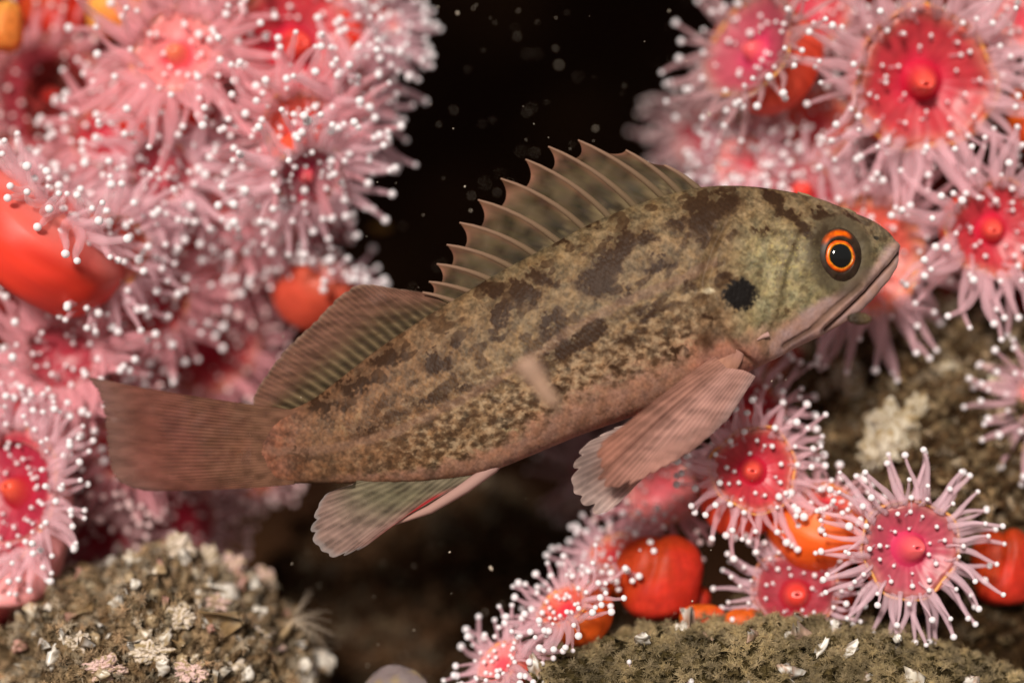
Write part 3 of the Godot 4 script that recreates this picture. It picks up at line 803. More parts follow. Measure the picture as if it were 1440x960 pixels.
func make_fish() -> void:
	var root := thing("rockfish", "mottled brown rockfish with orange rimmed eye hovering among the anemones", "fish", at(800, 500, 0))
	var o := root.position
	M.fish = fish_skin()
	# body
	var ss := []
	for k in TOP.size() - 1:
		var mid_d: float = ((TOP[k] + BOT[k]) * 0.5).distance_to((TOP[k + 1] + BOT[k + 1]) * 0.5)
		var cnt := int(ceil(mid_d / (1.7 if k < 8 else 3.2)))
		for i in cnt: ss.append(k + float(i) / cnt)
	ss.append(TOP.size() - 1.001)
	var s := Soup.new()
	var cols := 241
	var side := []
	for q in ss:
		var t: Vector2 = spline(TOP, q)
		var b: Vector2 = spline(BOT, q)
		var w := half_width(q)
		for j in cols:
			var a := TAU * j / (cols - 1)
			var m := (t + b) * 0.5 + (t - b) * 0.5 * cos(a)
			var sn := sin(a)
			var z := w * signf(sn) * pow(absf(sn), lerpf(0.86, lerpf(0.72, 0.5, smoothstep(9.0, 5.0, q)), smoothstep(0.0, -0.6, cos(a))))
			# fuller low down, keel along the back
			z *= 1.0 + 0.1 * -cos(a) * (1.0 - absf(cos(a)))
			var p := Vector3((m.x - 720) * U, (480 - m.y) * U, z * U + fish_bend(m.x) * 0.001)
			s.vert(p, Color.WHITE, Vector2(q / (TOP.size() - 1), absf(1.0 - a / PI) if false else (a / PI if a <= PI else 2.0 - a / PI)))
			side.append(m)
	var eye_at := Vector3.ZERO
	s.weave(0, ss.size(), cols, false)
	var c0 := s.vert(Vector3((1265 - 720) * U, (480 - 352) * U, 0), Color.WHITE, Vector2(0, 0.5))
	for j in cols - 1: s.tri(c0, j + 1, j)
	s.orient()
	var n := s.normals()
	for i in ss.size():      # join the seam along the back
		var a := i * cols
		var b := a + cols - 1
		var avg := (n[a] + n[b]).normalized()
		n[a] = avg; n[b] = avg
	for k in side.size():
		var m: Vector2 = side[k]
		s.v[k] += n[k] * relief(m.x, m.y) * U * smoothstep(0.05, 0.4, absf(n[k].z))
	var near := 1e9
	for k in side.size():
		var off: float = side[k].distance_to(Vector2(1171, 362))
		if s.v[k].z > 0 and off < near:
			near = off
			eye_at = s.v[k]
	for k in s.v.size(): s.v[k] -= o
	var body := part(root, "body", s.mesh(), M.fish)
	make_eye(root, o, eye_at)
	make_fins(root, o)

func make_eye(root: Node3D, o: Vector3, where: Vector3) -> void:
	var p := where - Vector3(0, 0, 1.5 * U)
	var n := Vector3(0.16, 0.06, 1).normalized()
	var B := frame(n)
	var eye := Node3D.new()
	eye.position = p - o
	put(root, eye, "eye")
	var R := 37.0 * U
	# eyeball: dark ring round the iris
	var prof := []
	for i in 25:
		var t := i / 24.0
		prof.append(Vector2(R * t, 14.0 * U * sqrt(maxf(0, 1 - t * t)) - (4.0 * U * smoothstep(0.62, 0.5, t))))
	var s := lathe(prof, 72, func(k: float, a: float, q: Vector3):
		var c := Color(0.03, 0.018, 0.012).lerp(Color(0.06, 0.042, 0.028), smoothstep(0.85, 1.0, k))
		var up := B * Vector3(cos(a), 0, sin(a))
		c = c.lerp(Color(0.6, 0.085, 0.0) * (1.0 + 0.8 * n2.get_noise_2d(a * 25, k * 60)), smoothstep(0.6, 0.95, up.y - 0.2 * up.x) * smoothstep(0.66, 0.76, k) * (1 - smoothstep(0.82, 0.94, k)))
		c = c * (1.0 + 0.6 * n2.get_noise_2d(a * 30, k * 40))
		c.a = 1
		return [B * Vector3(q.x * 0.93, q.y, q.z * 1.1), c])
	part(eye, "eyeball", s.mesh(), M.eyeball)
	s = lathe([Vector2(0.42 * R, 10.5 * U), Vector2(0.44 * R, 12.0 * U), Vector2(0.47 * R, 12.6 * U), Vector2(0.505 * R, 12.4 * U), Vector2(0.545 * R, 11.6 * U), Vector2(0.59 * R, 9.5 * U)], 96, func(k: float, a: float, q: Vector3):
		var c := Color(1.0, 0.42, 0.01).lerp(Color(0.95, 0.13, 0.0), smoothstep(0.15, 0.6, k)).lerp(Color(0.35, 0.035, 0.0), smoothstep(0.7, 1.0, k))
		c = c * (0.9 + 0.2 * sin(a * 41) * k + 0.7 * n2.get_noise_2d(a * 30, k * 30)) * (0.8 - 0.25 * sin(a + 0.8))
		c.a = 1
		var u := 1.0 + 0.035 * sin(2.0 * a + 1.0) + 0.015 * sin(5.0 * a)
		return [B * Vector3(q.x * 0.97 * u, q.y, q.z * 1.04 * u), c])
	part(eye, "iris", s.mesh(), M.iris)
	prof = []
	for i in 13:
		var t := i / 12.0
		prof.append(Vector2(0.455 * R * t, 10.6 * U + 6.0 * U * sqrt(maxf(0, 1 - t * t))))
	s = lathe(prof, 64, func(_k, _a, q: Vector3): return [B * Vector3(q.x * 0.97, q.y, q.z * 1.04), Color(0.006, 0.004, 0.004)])
	part(eye, "pupil", s.mesh(), M.pupil)

# a fin: rays from the base line to the free edge, thick along the rays, ragged between them
func fin(parent: Node3D, called: String, o: Vector3, base: Array, edge: Array, rays: int, depth: Callable, tb: float, tt: float, rag: float, colour: Callable, m: Material, bow := 0.0) -> MeshInstance3D:
	base = smooth_line(base, 8)
	edge = smooth_line(edge, 8)
	var per := 6
	var cols := rays * per + 1
	var rows := 36
	var s := Soup.new()
	var grid := []
	for i in rows:
		var a := float(i) / (rows - 1)
		for j in cols:
			var b := float(j) / (cols - 1)
			var ray := pow(absf(cos(PI * b * rays)), 2.0)
			if a > 0.55:                       # rays fork near the edge
				ray = lerpf(ray, pow(absf(cos(2 * PI * b * rays)), 2.0), smoothstep(0.55, 0.75, a))
			var p0: Vector2 = along(base, b)
			var p1: Vector2 = along(edge, b)
			var jag := 1.0 - rag * (1.0 - pow(absf(cos(PI * b * rays)), 0.8)) * (0.7 + 0.5 * sin(b * 61.0))
			var dir := p1 - p0
			var p := p0 + dir * a * lerpf(1.0, jag, a * a) + dir.orthogonal() * bow * a * (1 - a)
			grid.append([p, depth.call(a, b, p), lerpf(tb, tt, a) * lerpf(1.0, 0.74 + 0.26 * ray, smoothstep(0.05, 0.5, a)), colour.call(a, b, ray, p)])
	for f in 2:
		for g in grid:
			var z: float = g[1] * 0.001 + (g[2] if f == 0 else -g[2]) * U
			s.vert(Vector3((g[0].x - 720) * U, (480 - g[0].y) * U, z) - o, g[3])
	var k := rows * cols
	s.weave(0, rows, cols, false)
	for i in rows - 1:
		for j in cols - 1:
			s.quad(k + i * cols + j, k + (i + 1) * cols + j, k + (i + 1) * cols + j + 1, k + i * cols + j + 1)
	for i in rows - 1:
		s.quad(i * cols, (i + 1) * cols, k + (i + 1) * cols, k + i * cols)
		s.quad(i * cols + cols - 1, k + i * cols + cols - 1, k + (i + 1) * cols + cols - 1, (i + 1) * cols + cols - 1)
	for j in cols - 1:
		s.quad((rows - 1) * cols + j, (rows - 1) * cols + j + 1, k + (rows - 1) * cols + j + 1, k + (rows - 1) * cols + j) 
	return part(parent, called, s.mesh(), m)

const FIN := 0.66     # the fins' base colours, all told

func make_fins(root: Node3D, o: Vector3) -> void:
	var V := func(list): 
		var out := []
		for q in list: out.append(Vector2(q[0], q[1]))
		return out
	# tail
	fin(root, "tail_fin", o, V.call([[418, 577], [412, 605], [410, 630], [410, 655], [414, 681]]), V.call([[107, 530], [127, 556], [134, 590], [136, 625], [142, 660], [158, 682], [192, 694]]), 30,
		func(a, b, p): return fish_bend(p.x) - 2.0 * a * a + 0.5 * sin(b * 9) * a, 12.0, 1.6, 0.015,
		func(a, b, ray, p):
			var c := Color(0.22, 0.105, 0.066).lerp(Color(0.23, 0.085, 0.062), smoothstep(0.15, 0.7, a + 0.15 * n1.get_noise_2d(p.x, p.y)))
			c = c.lerp(Color(0.24, 0.125, 0.1), smoothstep(0.75, 1.0, a))
			c = c * (1.0 + (0.5 * pow(ray, 4.0) - 0.15) * smoothstep(0.15, 0.5, a) + 0.6 * n2.get_noise_2d(p.x * 0.4, p.y * 0.9) * 0.7 * smoothstep(0.1, 0.5, a) + 0.75 * n2.get_noise_2d(p.x * 0.6, p.y * 0.8) * smoothstep(0.6, 0.1, a))
			c = c * FIN
			c.a = 1
			return c, M.fin, 0.045)
	# soft dorsal
	fin(root, "soft_dorsal_fin", o, V.call([[668, 432], [630, 452], [590, 474], [540, 503], [488, 541], [440, 572], [402, 584]]), V.call([[598, 411], [556, 405], [507, 399], [474, 417], [440, 452], [402, 488], [376, 520], [353, 556], [352, 574]]), 22,
		func(a, b, p): return fish_bend(p.x) - 1.5 * a + 0.3 * sin(b * 11) * a, 4.5, 1.2, 0.02,
		func(a, b, ray, p):
			var c := Color(0.1, 0.065, 0.033).lerp(Color(0.21, 0.1, 0.068), smoothstep(0.2, 0.8, a))
			c = c.lerp(Color(0.25, 0.18, 0.1), ray * smoothstep(0.05, 0.2, a) * (1 - smoothstep(0.3, 0.62, a)) * 0.5 * smoothstep(0.05, 0.4, b + 0.5 * n1.get_noise_2d(p.x * 2, p.y * 2)))
			c = c.lerp(Color(0.04, 0.03, 0.02), (1 - ray) * smoothstep(0.0, 0.15, a) * (1 - smoothstep(0.3, 0.5, a)) * 0.5)
			c = c.lerp(Color(0.3, 0.19, 0.14), smoothstep(0.95, 1.0, a))
			c = c * (0.85 + 0.4 * pow(ray, 4.0) + 0.6 * n2.get_noise_2d(p.x * 0.4, p.y))
			c = c * FIN
			c.a = 1
			return c, M.fin, -0.03)
	# anal fin
	var anal := func(a, b, ray, p):
		var c := Color(0.26, 0.21, 0.14).lerp(Color(0.38, 0.24, 0.2), smoothstep(0.3, 0.85, a + 0.4 * b - 0.2))
		c = c.lerp(Color(0.19, 0.165, 0.09), spot(p.x, p.y, 560, 695, 50, 22) * 0.6)
		c = c.lerp(Color(0.4, 0.13, 0.12), smoothstep(0.6, 1.0, b) * smoothstep(0.25, 0.5, a) * 0.6)
		c = c * (0.7 + 0.42 * ray + 0.6 * n2.get_noise_2d(p.x * 0.4, p.y))
		c = c.lerp(Color(0.6, 0.04, 0.05), smoothstep(0.8, 0.86, b) * (1 - smoothstep(0.94, 0.97, b)) * smoothstep(0.3, 0.5, a))
		c = c.lerp(Color(0.42, 0.4, 0.4), smoothstep(0.93, 1.0, a) * 0.6)
		c = c * FIN
		c.a = 1
		return c
	fin(root, "anal_fin", o, V.call([[505, 672], [560, 672], [610, 668], [650, 660], [690, 656]]), V.call([[497, 680], [462, 692], [448, 710], [440, 735], [439, 752], [452, 770], [474, 781], [512, 768], [530, 752], [549, 737]]), 13,
		func(a, b, p): return fish_bend(p.x) + 1.0 + 2.0 * a - 0.6 * sin(b * 8) * a, 5.0, 1.2, 0.05, anal, M.fin_clear, 0.0)
	bone(root, "anal_spine", [Vector2(722, 628), Vector2(694, 655), Vector2(655, 684), Vector2(605, 715), Vector2(549, 738)], [5.0, 9.0, 8.5, 6.5, 1.5], 1.6, o, Color(0.45, 0.27, 0.24))
	# pelvic fin, pale, behind the pectoral
	fin(root, "pelvic_fin", o, V.call([[1005, 560], [990, 572], [975, 580]]), V.call([[862, 598], [820, 622], [804, 652], [805, 688], [836, 718], [862, 706], [892, 676], [925, 645]]), 14,
		func(a, b, _p): return 4.5 + 2.0 * a + 0.7 * sin(b * 10) * a, 5.0, 1.0, 0.05,
		func(a, b, ray, p):
			var c := Color(0.52, 0.27, 0.21).lerp(Color(0.66, 0.47, 0.42), smoothstep(0.7, 0.92, a))
			c = c * (0.85 + 0.3 * pow(ray, 3.0) + 0.4 * n2.get_noise_2d(p.x * 0.5, p.y))
			c = c * FIN
			c.a = 1
			return c, M.fin_clear, 0.02)
	# pectoral
	fin(root, "pectoral_fin", o, V.call([[998, 500], [1016, 515], [1040, 520], [1056, 528]]), V.call([[868, 596], [838, 620], [836, 640], [842, 655], [836, 668], [850, 678], [880, 674], [922, 652], [968, 626], [1012, 588]]), 17,
		func(a, b, _p): return 6.7 + 4.8 * sin(a * 1.5) - 1.0 * b + 0.7 * sin(b * 12) * a, 7.0, 1.3, 0.05,
		func(a, b, ray, p):
			var c := Color(0.52, 0.25, 0.185).lerp(Color(0.56, 0.3, 0.25), smoothstep(0.1, 0.5, b))
			c = c.lerp(Color(0.4, 0.25, 0.225), smoothstep(0.75, 1.0, b))
			c = c.lerp(Color(0.46, 0.17, 0.11), smoothstep(0.5, 1.0, a) * (1 - b) * 0.6)
			c = c * (0.84 + 0.42 * pow(ray, 4.0) + 0.5 * n2.get_noise_2d(p.x * 0.3, p.y * 0.9))
			c = c * FIN
			c.a = 1
			return c, M.fin, -0.04)
	# fleshy root of the pectoral fin
	var lobe := ball(24, 40, func(d: Vector3, _t, _p):
		var q := Vector3(d.x * 40, d.y * 22, d.z * 7.5).rotated(Vector3.BACK, 0.95)
		var c := Color(0.42, 0.205, 0.14).lerp(Color(0.42, 0.22, 0.18), smoothstep(-0.2, 0.8, d.x)) * (1.0 + 0.3 * n2.get_noise_3dv(d * 40))
		c.a = 1
		return [q * U + Vector3((1012 - 720) * U, (480 - 506) * U, 0.0064) - o, c])
	part(root, "pectoral_root", lobe.mesh(), M.fin)
	# spiny dorsal: twelve spines, each with its web behind
	var tips: Array = V.call([[934, 232], [880, 211], [813, 197], [771, 206], [739, 224], [704, 251], [672, 281], [646, 313], [628, 344], [614, 371], [603, 396], [594, 411]])
	var roots: Array = V.call([[990, 275], [968, 285], [950, 295], [912, 312], [878, 330], [846, 348], [812, 366], [782, 382], [752, 398], [722, 412], [700, 428], [676, 442]])
	var bows := [4.0, 6.0, 9.0, 11.0, 12.0, 13.0, 12.0, 11.0, 9.0, 7.0, 5.0, 4.0]
	for i in 12:
		var dir: Vector2 = tips[i] - roots[i]
		var perp := Vector2(-dir.y, dir.x).normalized()
		if perp.y > 0: perp = -perp
		var curve := func(t: float): return roots[i].lerp(tips[i], t) + perp * bows[i] * 4 * t * (1 - t)
		var pts := []
		for k in 9: pts.append(curve.call(k / 8.0))
		bone(root, "dorsal_spine", pts, [6.0, 5.6, 5.0, 4.4, 3.8, 3.2, 2.8, 2.3, 1.4], 0.0, o, Color(0.16, 0.11, 0.065))
		# web behind the spine, down to a notch on the next
		var j := mini(i + 1, 11)
		var nxt := []
		if i < 11:
			var d2: Vector2 = tips[j] - roots[j]
			var pp := Vector2(-d2.y, d2.x).normalized()
			if pp.y > 0: pp = -pp
			var f: float = lerpf(0.76, 0.84, i / 10.0)
			for k in 9:
				var t := k / 8.0 * f
				nxt.append(roots[j].lerp(tips[j], t) + pp * bows[j] * 4 * t * (1 - t))
		else:
			for k in 9: nxt.append(Vector2(668, 444).lerp(Vector2(606, 414), k / 8.0))
		var s := Soup.new()
		for fside in 2:
			for a in 17:
				var t := a / 16.0
				for b in 9:
					var w := b / 8.0
					var q0: Vector2 = along(pts, t)
					var q1: Vector2 = along(nxt, t)
					var sag := 1.0 - 0.07 * 4 * w * (1 - w) * t * t
					var q := q0.lerp(q1, w)
					q = q.lerp(along(pts, t * sag).lerp(along(nxt, t * sag), w), 0.8)
					var z := fish_bend(q.x) * 0.001 + (1.5 - t * 0.6) * (1.0 if fside == 0 else -1.0) * U * (1.3 - 0.7 * sin(w * PI))
					var c := Color(0.13, 0.09, 0.05).lerp(Color(0.12, 0.085, 0.05), t)
					c = c.lerp(Color(0.05, 0.048, 0.042), spot(t, w, 0.3, 0.6, 0.2, 0.35) * 0.7)
					c = c.lerp(Color(0.27, 0.125, 0.08), smoothstep(0.75, 1.0, t) * (1 - w) + 0.6 * smoothstep(0.93, 1.0, t)).lerp(Color(0.2, 0.1, 0.06), 0.7 * smoothstep(0.3, 0.12, w) * smoothstep(0.2, 0.5, t))
					c = c * (1.0 + 0.9 * n2.get_noise_2d(q.x * 0.4, q.y * 0.4))
					var back := Color(0.15, 0.11, 0.06).lerp(Color(0.045, 0.03, 0.018), smoothstep(0.0, 0.35, n1.get_noise_2d(q.x * 1.4, q.y * 1.4)))
					c = (c * 0.52).lerp(back * (1.0 + 0.9 * n2.get_noise_2d(q.x, q.y)), smoothstep(0.42, 0.12, t + 0.25 * n1.get_noise_2d(q.x * 2, q.y * 2)))
					c.a = 1
					s.vert(Vector3((q.x - 720) * U, (480 - q.y) * U, z) - o, c)
		s.weave(0, 17, 9, false)
		for a in 16:
			for b in 8:
				s.quad(153 + a * 9 + b, 153 + (a + 1) * 9 + b, 153 + (a + 1) * 9 + b + 1, 153 + a * 9 + b + 1)
		for b in 8: s.quad(144 + b, 145 + b, 153 + 145 + b, 153 + 144 + b)
		part(root, "dorsal_web", s.mesh(), M.fin_thick)
	# head spines
	for q in [[[1146, 284], [1120, 271]], [[1160, 292], [1140, 282]], [[1200, 303], [1182, 293]], [[1072, 470], [1056, 478]], [[1100, 300], [1078, 288]]]:
		bone(root, "head_spine", [Vector2(q[0][0], q[0][1]), Vector2((q[0][0] + q[1][0]) * 0.5, (q[0][1] + q[1][1]) * 0.5 - 1), Vector2(q[1][0], q[1][1])], [4.0, 3.2, 1.0], 1.5 if q[0][1] < 400 else 7.9, o, Color(0.22, 0.18, 0.1) if q[0][1] < 400 else Color(0.5, 0.3, 0.27))

func bone(parent: Node3D, called: String, pts: Array, radii: Array, depth: float, o: Vector3, c: Color) -> void:
	var s := Soup.new()
	var p3 := []; var rr := []; var cc := []
	for i in pts.size():
		p3.append(Vector3((pts[i].x - 720) * U, (480 - pts[i].y) * U, (depth + fish_bend(pts[i].x)) * 0.001) - o)
		rr.append(radii[i] * U)
		var k := c.lerp(Color(0.13, 0.095, 0.052), 1.0 - smoothstep(0.0, 0.4, float(i) / pts.size())) if called == "dorsal_spine" else c
		k = k.lerp(Color(0.42, 0.235, 0.175), pow(float(i) / pts.size(), 1.6) * 0.75)
		cc.append(k)
	s.tube(p3, rr, 8, cc)
	part(parent, called, s.mesh(), M.fin)

func fish_skin() -> StandardMaterial3D:
	# pigment fields over the flank
	var gw := 420; var gh := 180
	var x0 := 340.0; var y0 := 230.0; var step := 2.5
	var dark := PackedFloat32Array(); dark.resize(gw * gh)
	var pale := PackedFloat32Array(); pale.resize(gw * gh)
	var add := func(field: PackedFloat32Array, q: Array):
		var reach: float = maxf(q[2], q[3]) * 2.2
		for gy in range(maxi(0, int((q[1] - reach - y0) / step)), mini(gh, int((q[1] + reach - y0) / step))):
			for gx in range(maxi(0, int((q[0] - reach - x0) / step)), mini(gw, int((q[0] + reach - x0) / step))):
				var k := gy * gw + gx
				field[k] = maxf(field[k], q[5] * spot(x0 + gx * step, y0 + gy * step, q[0], q[1], q[2], q[3], q[4]))
		return field
	for q in [[985, 310, 28, 36, 20, 0.75], [1015, 288, 26, 20, -20, 0.7], [948, 318, 16, 12, 0, 0.6], [1082, 282, 9, 26, -35, 1.0], [1100, 305, 10, 14, -30, 0.8], [1142, 335, 16, 26, 20, 0.6], [1118, 322, 10, 26, -40, 0.75], [1150, 306, 22, 8, 25, 0.7], [1195, 312, 16, 6, 20, 0.6], [1110, 350, 12, 8, 0, 0.45], [1060, 330, 14, 8, -20, 0.5], [1062, 455, 10, 14, 20, 0.4], [1090, 440, 8, 14, 30, 0.4],
			[870, 350, 16, 32, 30, 0.85], [848, 378, 36, 18, -30, 0.9], [835, 402, 26, 20, 0, 0.85], [905, 338, 14, 12, 0, 0.6], [922, 378, 20, 11, -35, 0.8], [830, 310, 16, 9, 30, 0.75], [760, 392, 22, 12, 30, 0.8], [735, 412, 22, 14, 20, 0.85],
			[790, 340, 18, 9, 20, 0.6], [700, 448, 13, 24, 10, 0.85], [690, 405, 24, 10, 10, 0.7], [803, 486, 46, 13, -33, 0.85], [770, 455, 12, 24, 25, 0.75], [835, 466, 22, 9, -35, 0.7], [756, 515, 30, 9, -30, 0.5],
			[615, 512, 24, 14, 0, 0.85], [640, 484, 14, 11, 0, 0.65], [885, 478, 18, 9, -30, 0.6], [905, 446, 24, 9, -30, 0.7], [940, 500, 12, 8, 0, 0.55], [985, 448, 14, 9, 0, 0.6], [930, 470, 10, 14, 0, 0.5],
			[545, 505, 26, 14, -30, 0.8], [500, 540, 26, 12, -20, 0.85], [600, 565, 36, 9, -22, 0.45], [520, 606, 40, 9, -18, 0.5], [455, 570, 28, 12, -5, 0.8], [660, 545, 30, 9, -25, 0.5], [700, 560, 16, 8, 0, 0.45], [865, 520, 12, 8, 0, 0.5], [790, 545, 14, 7, 0, 0.5],
			[740, 590, 12, 7, 0, 0.4], [650, 600, 30, 8, -20, 0.4], [430, 640, 40, 8, 0, 0.45], [580, 640, 30, 8, -8, 0.35], [960, 400, 12, 10, 0, 0.55], [875, 420, 20, 8, -35, 0.5], [1010, 395, 12, 8, 0, 0.5]]:
		dark = add.call(dark, q)
	for q in [[988, 411, 9, 6, 0, 1.0], [715, 598, 8, 10, 0, 0.9], [480, 602, 26, 12, 15, 0.6], [505, 590, 10, 14, 0, 0.5], [590, 600, 22, 8, -20, 0.45], [822, 532, 12, 7, 0, 0.6], [770, 560, 10, 6, 0, 0.5], [850, 470, 12, 8, 0, 0.5], [910, 410, 14, 10, 0, 0.5], [680, 480, 20, 12, 0, 0.45],
			[1100, 375, 14, 14, 0, 0.6], [1060, 380, 22, 14, 0, 0.45], [1010, 360, 26, 10, 0, 0.35], [900, 495, 18, 10, 0, 0.5], [830, 560, 18, 8, -20, 0.5], [930, 520, 18, 8, 0, 0.45], [950, 290, 10, 10, 0, 0.4], [640, 560, 16, 10, 0, 0.4], [740, 480, 10, 16, 10, 0.35], [1040, 330, 24, 12, 0, 0.35]]:
		pale = add.call(pale, q)
	var lateral := [Vector2(1000, 372), Vector2(940, 398), Vector2(860, 432), Vector2(800, 465), Vector2(740, 508), Vector2(680, 545), Vector2(620, 575), Vector2(560, 604), Vector2(500, 622), Vector2(440, 632), Vector2(380, 634)]

	var W := 1536; var H := 448
	var rgb := PackedByteArray(); rgb.resize(W * H * 3)
	var bump := PackedByteArray(); bump.resize(W * H)
	var fine := FastNoiseLite.new(); fine.seed = 5; fine.frequency = 0.11; fine.fractal_octaves = 2
	var mid := FastNoiseLite.new(); mid.seed = 8; mid.frequency = 0.035; mid.fractal_octaves = 3
	var spk := FastNoiseLite.new(); spk.seed = 21; spk.frequency = 0.055; spk.fractal_octaves = 3
	var cell := FastNoiseLite.new(); cell.seed = 13; cell.noise_type = FastNoiseLite.TYPE_CELLULAR; cell.frequency = 0.085; cell.cellular_return_type = FastNoiseLite.RETURN_CELL_VALUE
	for i in W:
		var q := (i + 0.5) / W * (TOP.size() - 1)
		var t: Vector2 = spline(TOP, q)
		var b: Vector2 = spline(BOT, q)
		for j in H:
			var v := (j + 0.5) / H
			var h := 0.5 - 0.5 * cos(PI * v)
			var p := t.lerp(b, 0.5 - 0.5 * cos(PI * v))
			var x := p.x
			var y := p.y
			var f := fine.get_noise_2d(x, y)
			var g := mid.get_noise_2d(x, y)
			var g2 := mid.get_noise_2d(x + 300, y - 200)
			# ground colour (sRGB)
			var c := Color(0.47, 0.385, 0.28)
			c = c.lerp(Color(0.42, 0.355, 0.255), smoothstep(0.35, 0.0, v))
			c = c.lerp(Color(0.43, 0.31, 0.225), smoothstep(760, 460, x))
			c = c.lerp(Color(0.45, 0.285, 0.225), smoothstep(460, 370, x))
			c = c.lerp(Color(0.55, 0.42, 0.35), smoothstep(0.45, 0.75, v) * smoothstep(600, 800, x) * 0.55)
			c = c.lerp(Color(0.54, 0.5, 0.375), smoothstep(1000, 1060, x) * smoothstep(0.2, 0.45, v))
			c = c.lerp(Color(0.47, 0.41, 0.32), smoothstep(1110, 1190, x) * smoothstep(0.6, 0.2, v))
			# belly
			var belly := smoothstep(lerpf(0.88, 0.72, smoothstep(560, 860, x)), lerpf(0.96, 0.86, smoothstep(560, 860, x)), h + 0.05 * g) * smoothstep(400, 560, x)
			c = c.lerp(Color(0.66, 0.48, 0.41), belly * 0.75)
			# pink breast and jaw
			var jaw := 0.0
			if x > 1050:
				jaw = smoothstep(-7.0, 9.0, y - along_y(JAW, x) - 6 * g) * smoothstep(1056, 1092, x)
			c = c.lerp(Color(0.72, 0.585, 0.56), jaw * 0.9)
			c = c.lerp(Color(0.64, 0.44, 0.38), smoothstep(-6, 24, y - 470 + (1010 - x) * 0.1) * smoothstep(935, 1000, x) * (1 - smoothstep(1050, 1085, x)) * 0.85)
			# fine mottling
			var cv := cell.get_noise_2d(x + 9 * g, (y + 0.45 * x + 9 * g2) * 0.85)
			var speck := smoothstep(0.4, 0.62, v) * smoothstep(1000, 960, x) * smoothstep(450, 620, x)
			var lum := 1.0 + 0.22 * f + 0.34 * g + (0.09 + 0.2 * speck) * cv
			var body_only := 1.0 - 0.75 * jaw
			lum = lerpf(1.0, lum, body_only * (1.0 - 0.6 * belly))
			c = Color(c.r * lum, c.g * lum * (1 + 0.05 * g2), c.b * lum * (1 + 0.12 * g2))
			# cream and brown speckles, strongest on the lower flank
			var sn := spk.get_noise_2d(x * 0.9 + y * 0.5, y * 1.25 - x * 0.3)
			var amt := (0.35 + 0.65 * speck) * body_only * (1.0 - 0.85 * belly) * lerpf(0.45, 0.85, smoothstep(420, 720, x))
			c = c.lerp(Color(0.72, 0.62, 0.5), smoothstep(0.05, 0.5, sn) * 0.8 * amt)
			c = c.lerp(Color(0.25, 0.165, 0.105), smoothstep(-0.04, -0.46, sn) * 0.85 * amt)
			# blotches with ragged edges
			var wx := x + 13 * g2 + 6 * f
			var wy := y + 13 * g + 6 * f
			var gx := (wx - x0) / step
			var gy := (wy - y0) / step
			if gx >= 0 and gy >= 0 and gx < gw - 1 and gy < gh - 1:
				var k := int(gy) * gw + int(gx)
				var fx := gx - int(gx)
				var fy := gy - int(gy)
				var dk := lerpf(lerpf(dark[k], dark[k + 1], fx), lerpf(dark[k + gw], dark[k + gw + 1], fx), fy)
				var pl := lerpf(lerpf(pale[k], pale[k + 1], fx), lerpf(pale[k + gw], pale[k + gw + 1], fx), fy)
				c = c.lerp(Color(0.72, 0.66, 0.5), smoothstep(0.25, 0.8, pl + 0.3 * g) * 0.55 * pl)
				c = c.lerp(Color(0.19, 0.118, 0.07), smoothstep(0.12, 0.72, 1.2 * dk + 0.75 * smoothstep(0.1, 0.42, mid.get_noise_2d(x * 0.55 - 400, y * 0.75 + x * 0.25)) * smoothstep(0.7, 0.45, h) * smoothstep(1080, 1000, x) * smoothstep(430, 520, x) + 0.3 * g + 0.16 * f) * minf(1.0, dk + 0.55) * 0.9)
			c = c.lerp(Color(0.55, 0.42, 0.36), smoothstep(9.0, 3.0, line_dist(x, y, lateral) + 5 * g) * 0.4) if x < 1000 else c
			# black gill spot with a white fleck beside it
			var e := Vector2((x - 1030 + 5 * g) / 25.0, (y - 415 + 5 * g2) / 21.0).length() + 0.25 * f
			c = c.lerp(Color(0.1, 0.085, 0.08), smoothstep(1.12, 0.72, e))
			c = c.lerp(Color(0.95, 0.9, 0.78), smoothstep(0.5, 1.0, spot(x, y, 988, 411, 12, 7) + 0.15 * f))
			if x > 1080:
				c = c.lerp(Color(0.36, 0.25, 0.21), smoothstep(3.4, 0.8, line_dist(x, y, SLIT)) * 0.85)
				c = c.lerp(Color(0.36, 0.26, 0.2), smoothstep(5.5, 1.5, line_dist(x, y, MAXILLA)) * 0.6)
				c = c.lerp(Color(0.3, 0.26, 0.2), smoothstep(1.35, 1.0, Vector2((x - 1170) / 40.0, (y - 361) / 46.0).length()) * 0.7)
				c = c.lerp(Color(0.22, 0.2, 0.17), smoothstep(0.5, 0.9, spot(x, y, 1227, 336, 7, 5)))
			if x > 1040:
				var pre := line_dist(x, y, CHEEK)
				c = c.lerp(Color(0.29, 0.235, 0.165), smoothstep(6.5, 1.0, absf(pre - 3.0 + 5.0 * g)) * 0.25)
				c = c.lerp(Color(0.78, 0.7, 0.42), smoothstep(0.25, 0.5, spk.get_noise_2d(x * 2.2, y * 2.2)) * 0.5 * spot(x, y, 1095, 365, 42, 46))
			if x > 960 and y > 296:
				c = c.lerp(Color(0.26, 0.19, 0.13), smoothstep(7.0, 1.0, absf(x - along_x(GILL, y) + 4.0)) * 0.3)
			if x > 960 and x < 1100:
				c = c.lerp(Color(0.25, 0.16, 0.1), spot(x, y, 985, 478, 12, 14) * 0.9)
			# scales: overlapping rows
			var su := (x * 0.9 - y * 0.35) / 7.0
			var sv := (y * 0.9 + x * 0.35) / 6.0
			var row := floorf(sv)
			var fu := fposmod(su + 0.5 * fposmod(row, 2.0), 1.0)
			var fv := sv - row
			var sc := sqrt(maxf(0.0, 1.0 - pow((fu - 0.5) * 1.9, 2))) * (1.0 - 0.5 * absf(fv - 0.5))
			sc = lerpf(0.5, sc, 1.0 - smoothstep(1060, 1150, x))
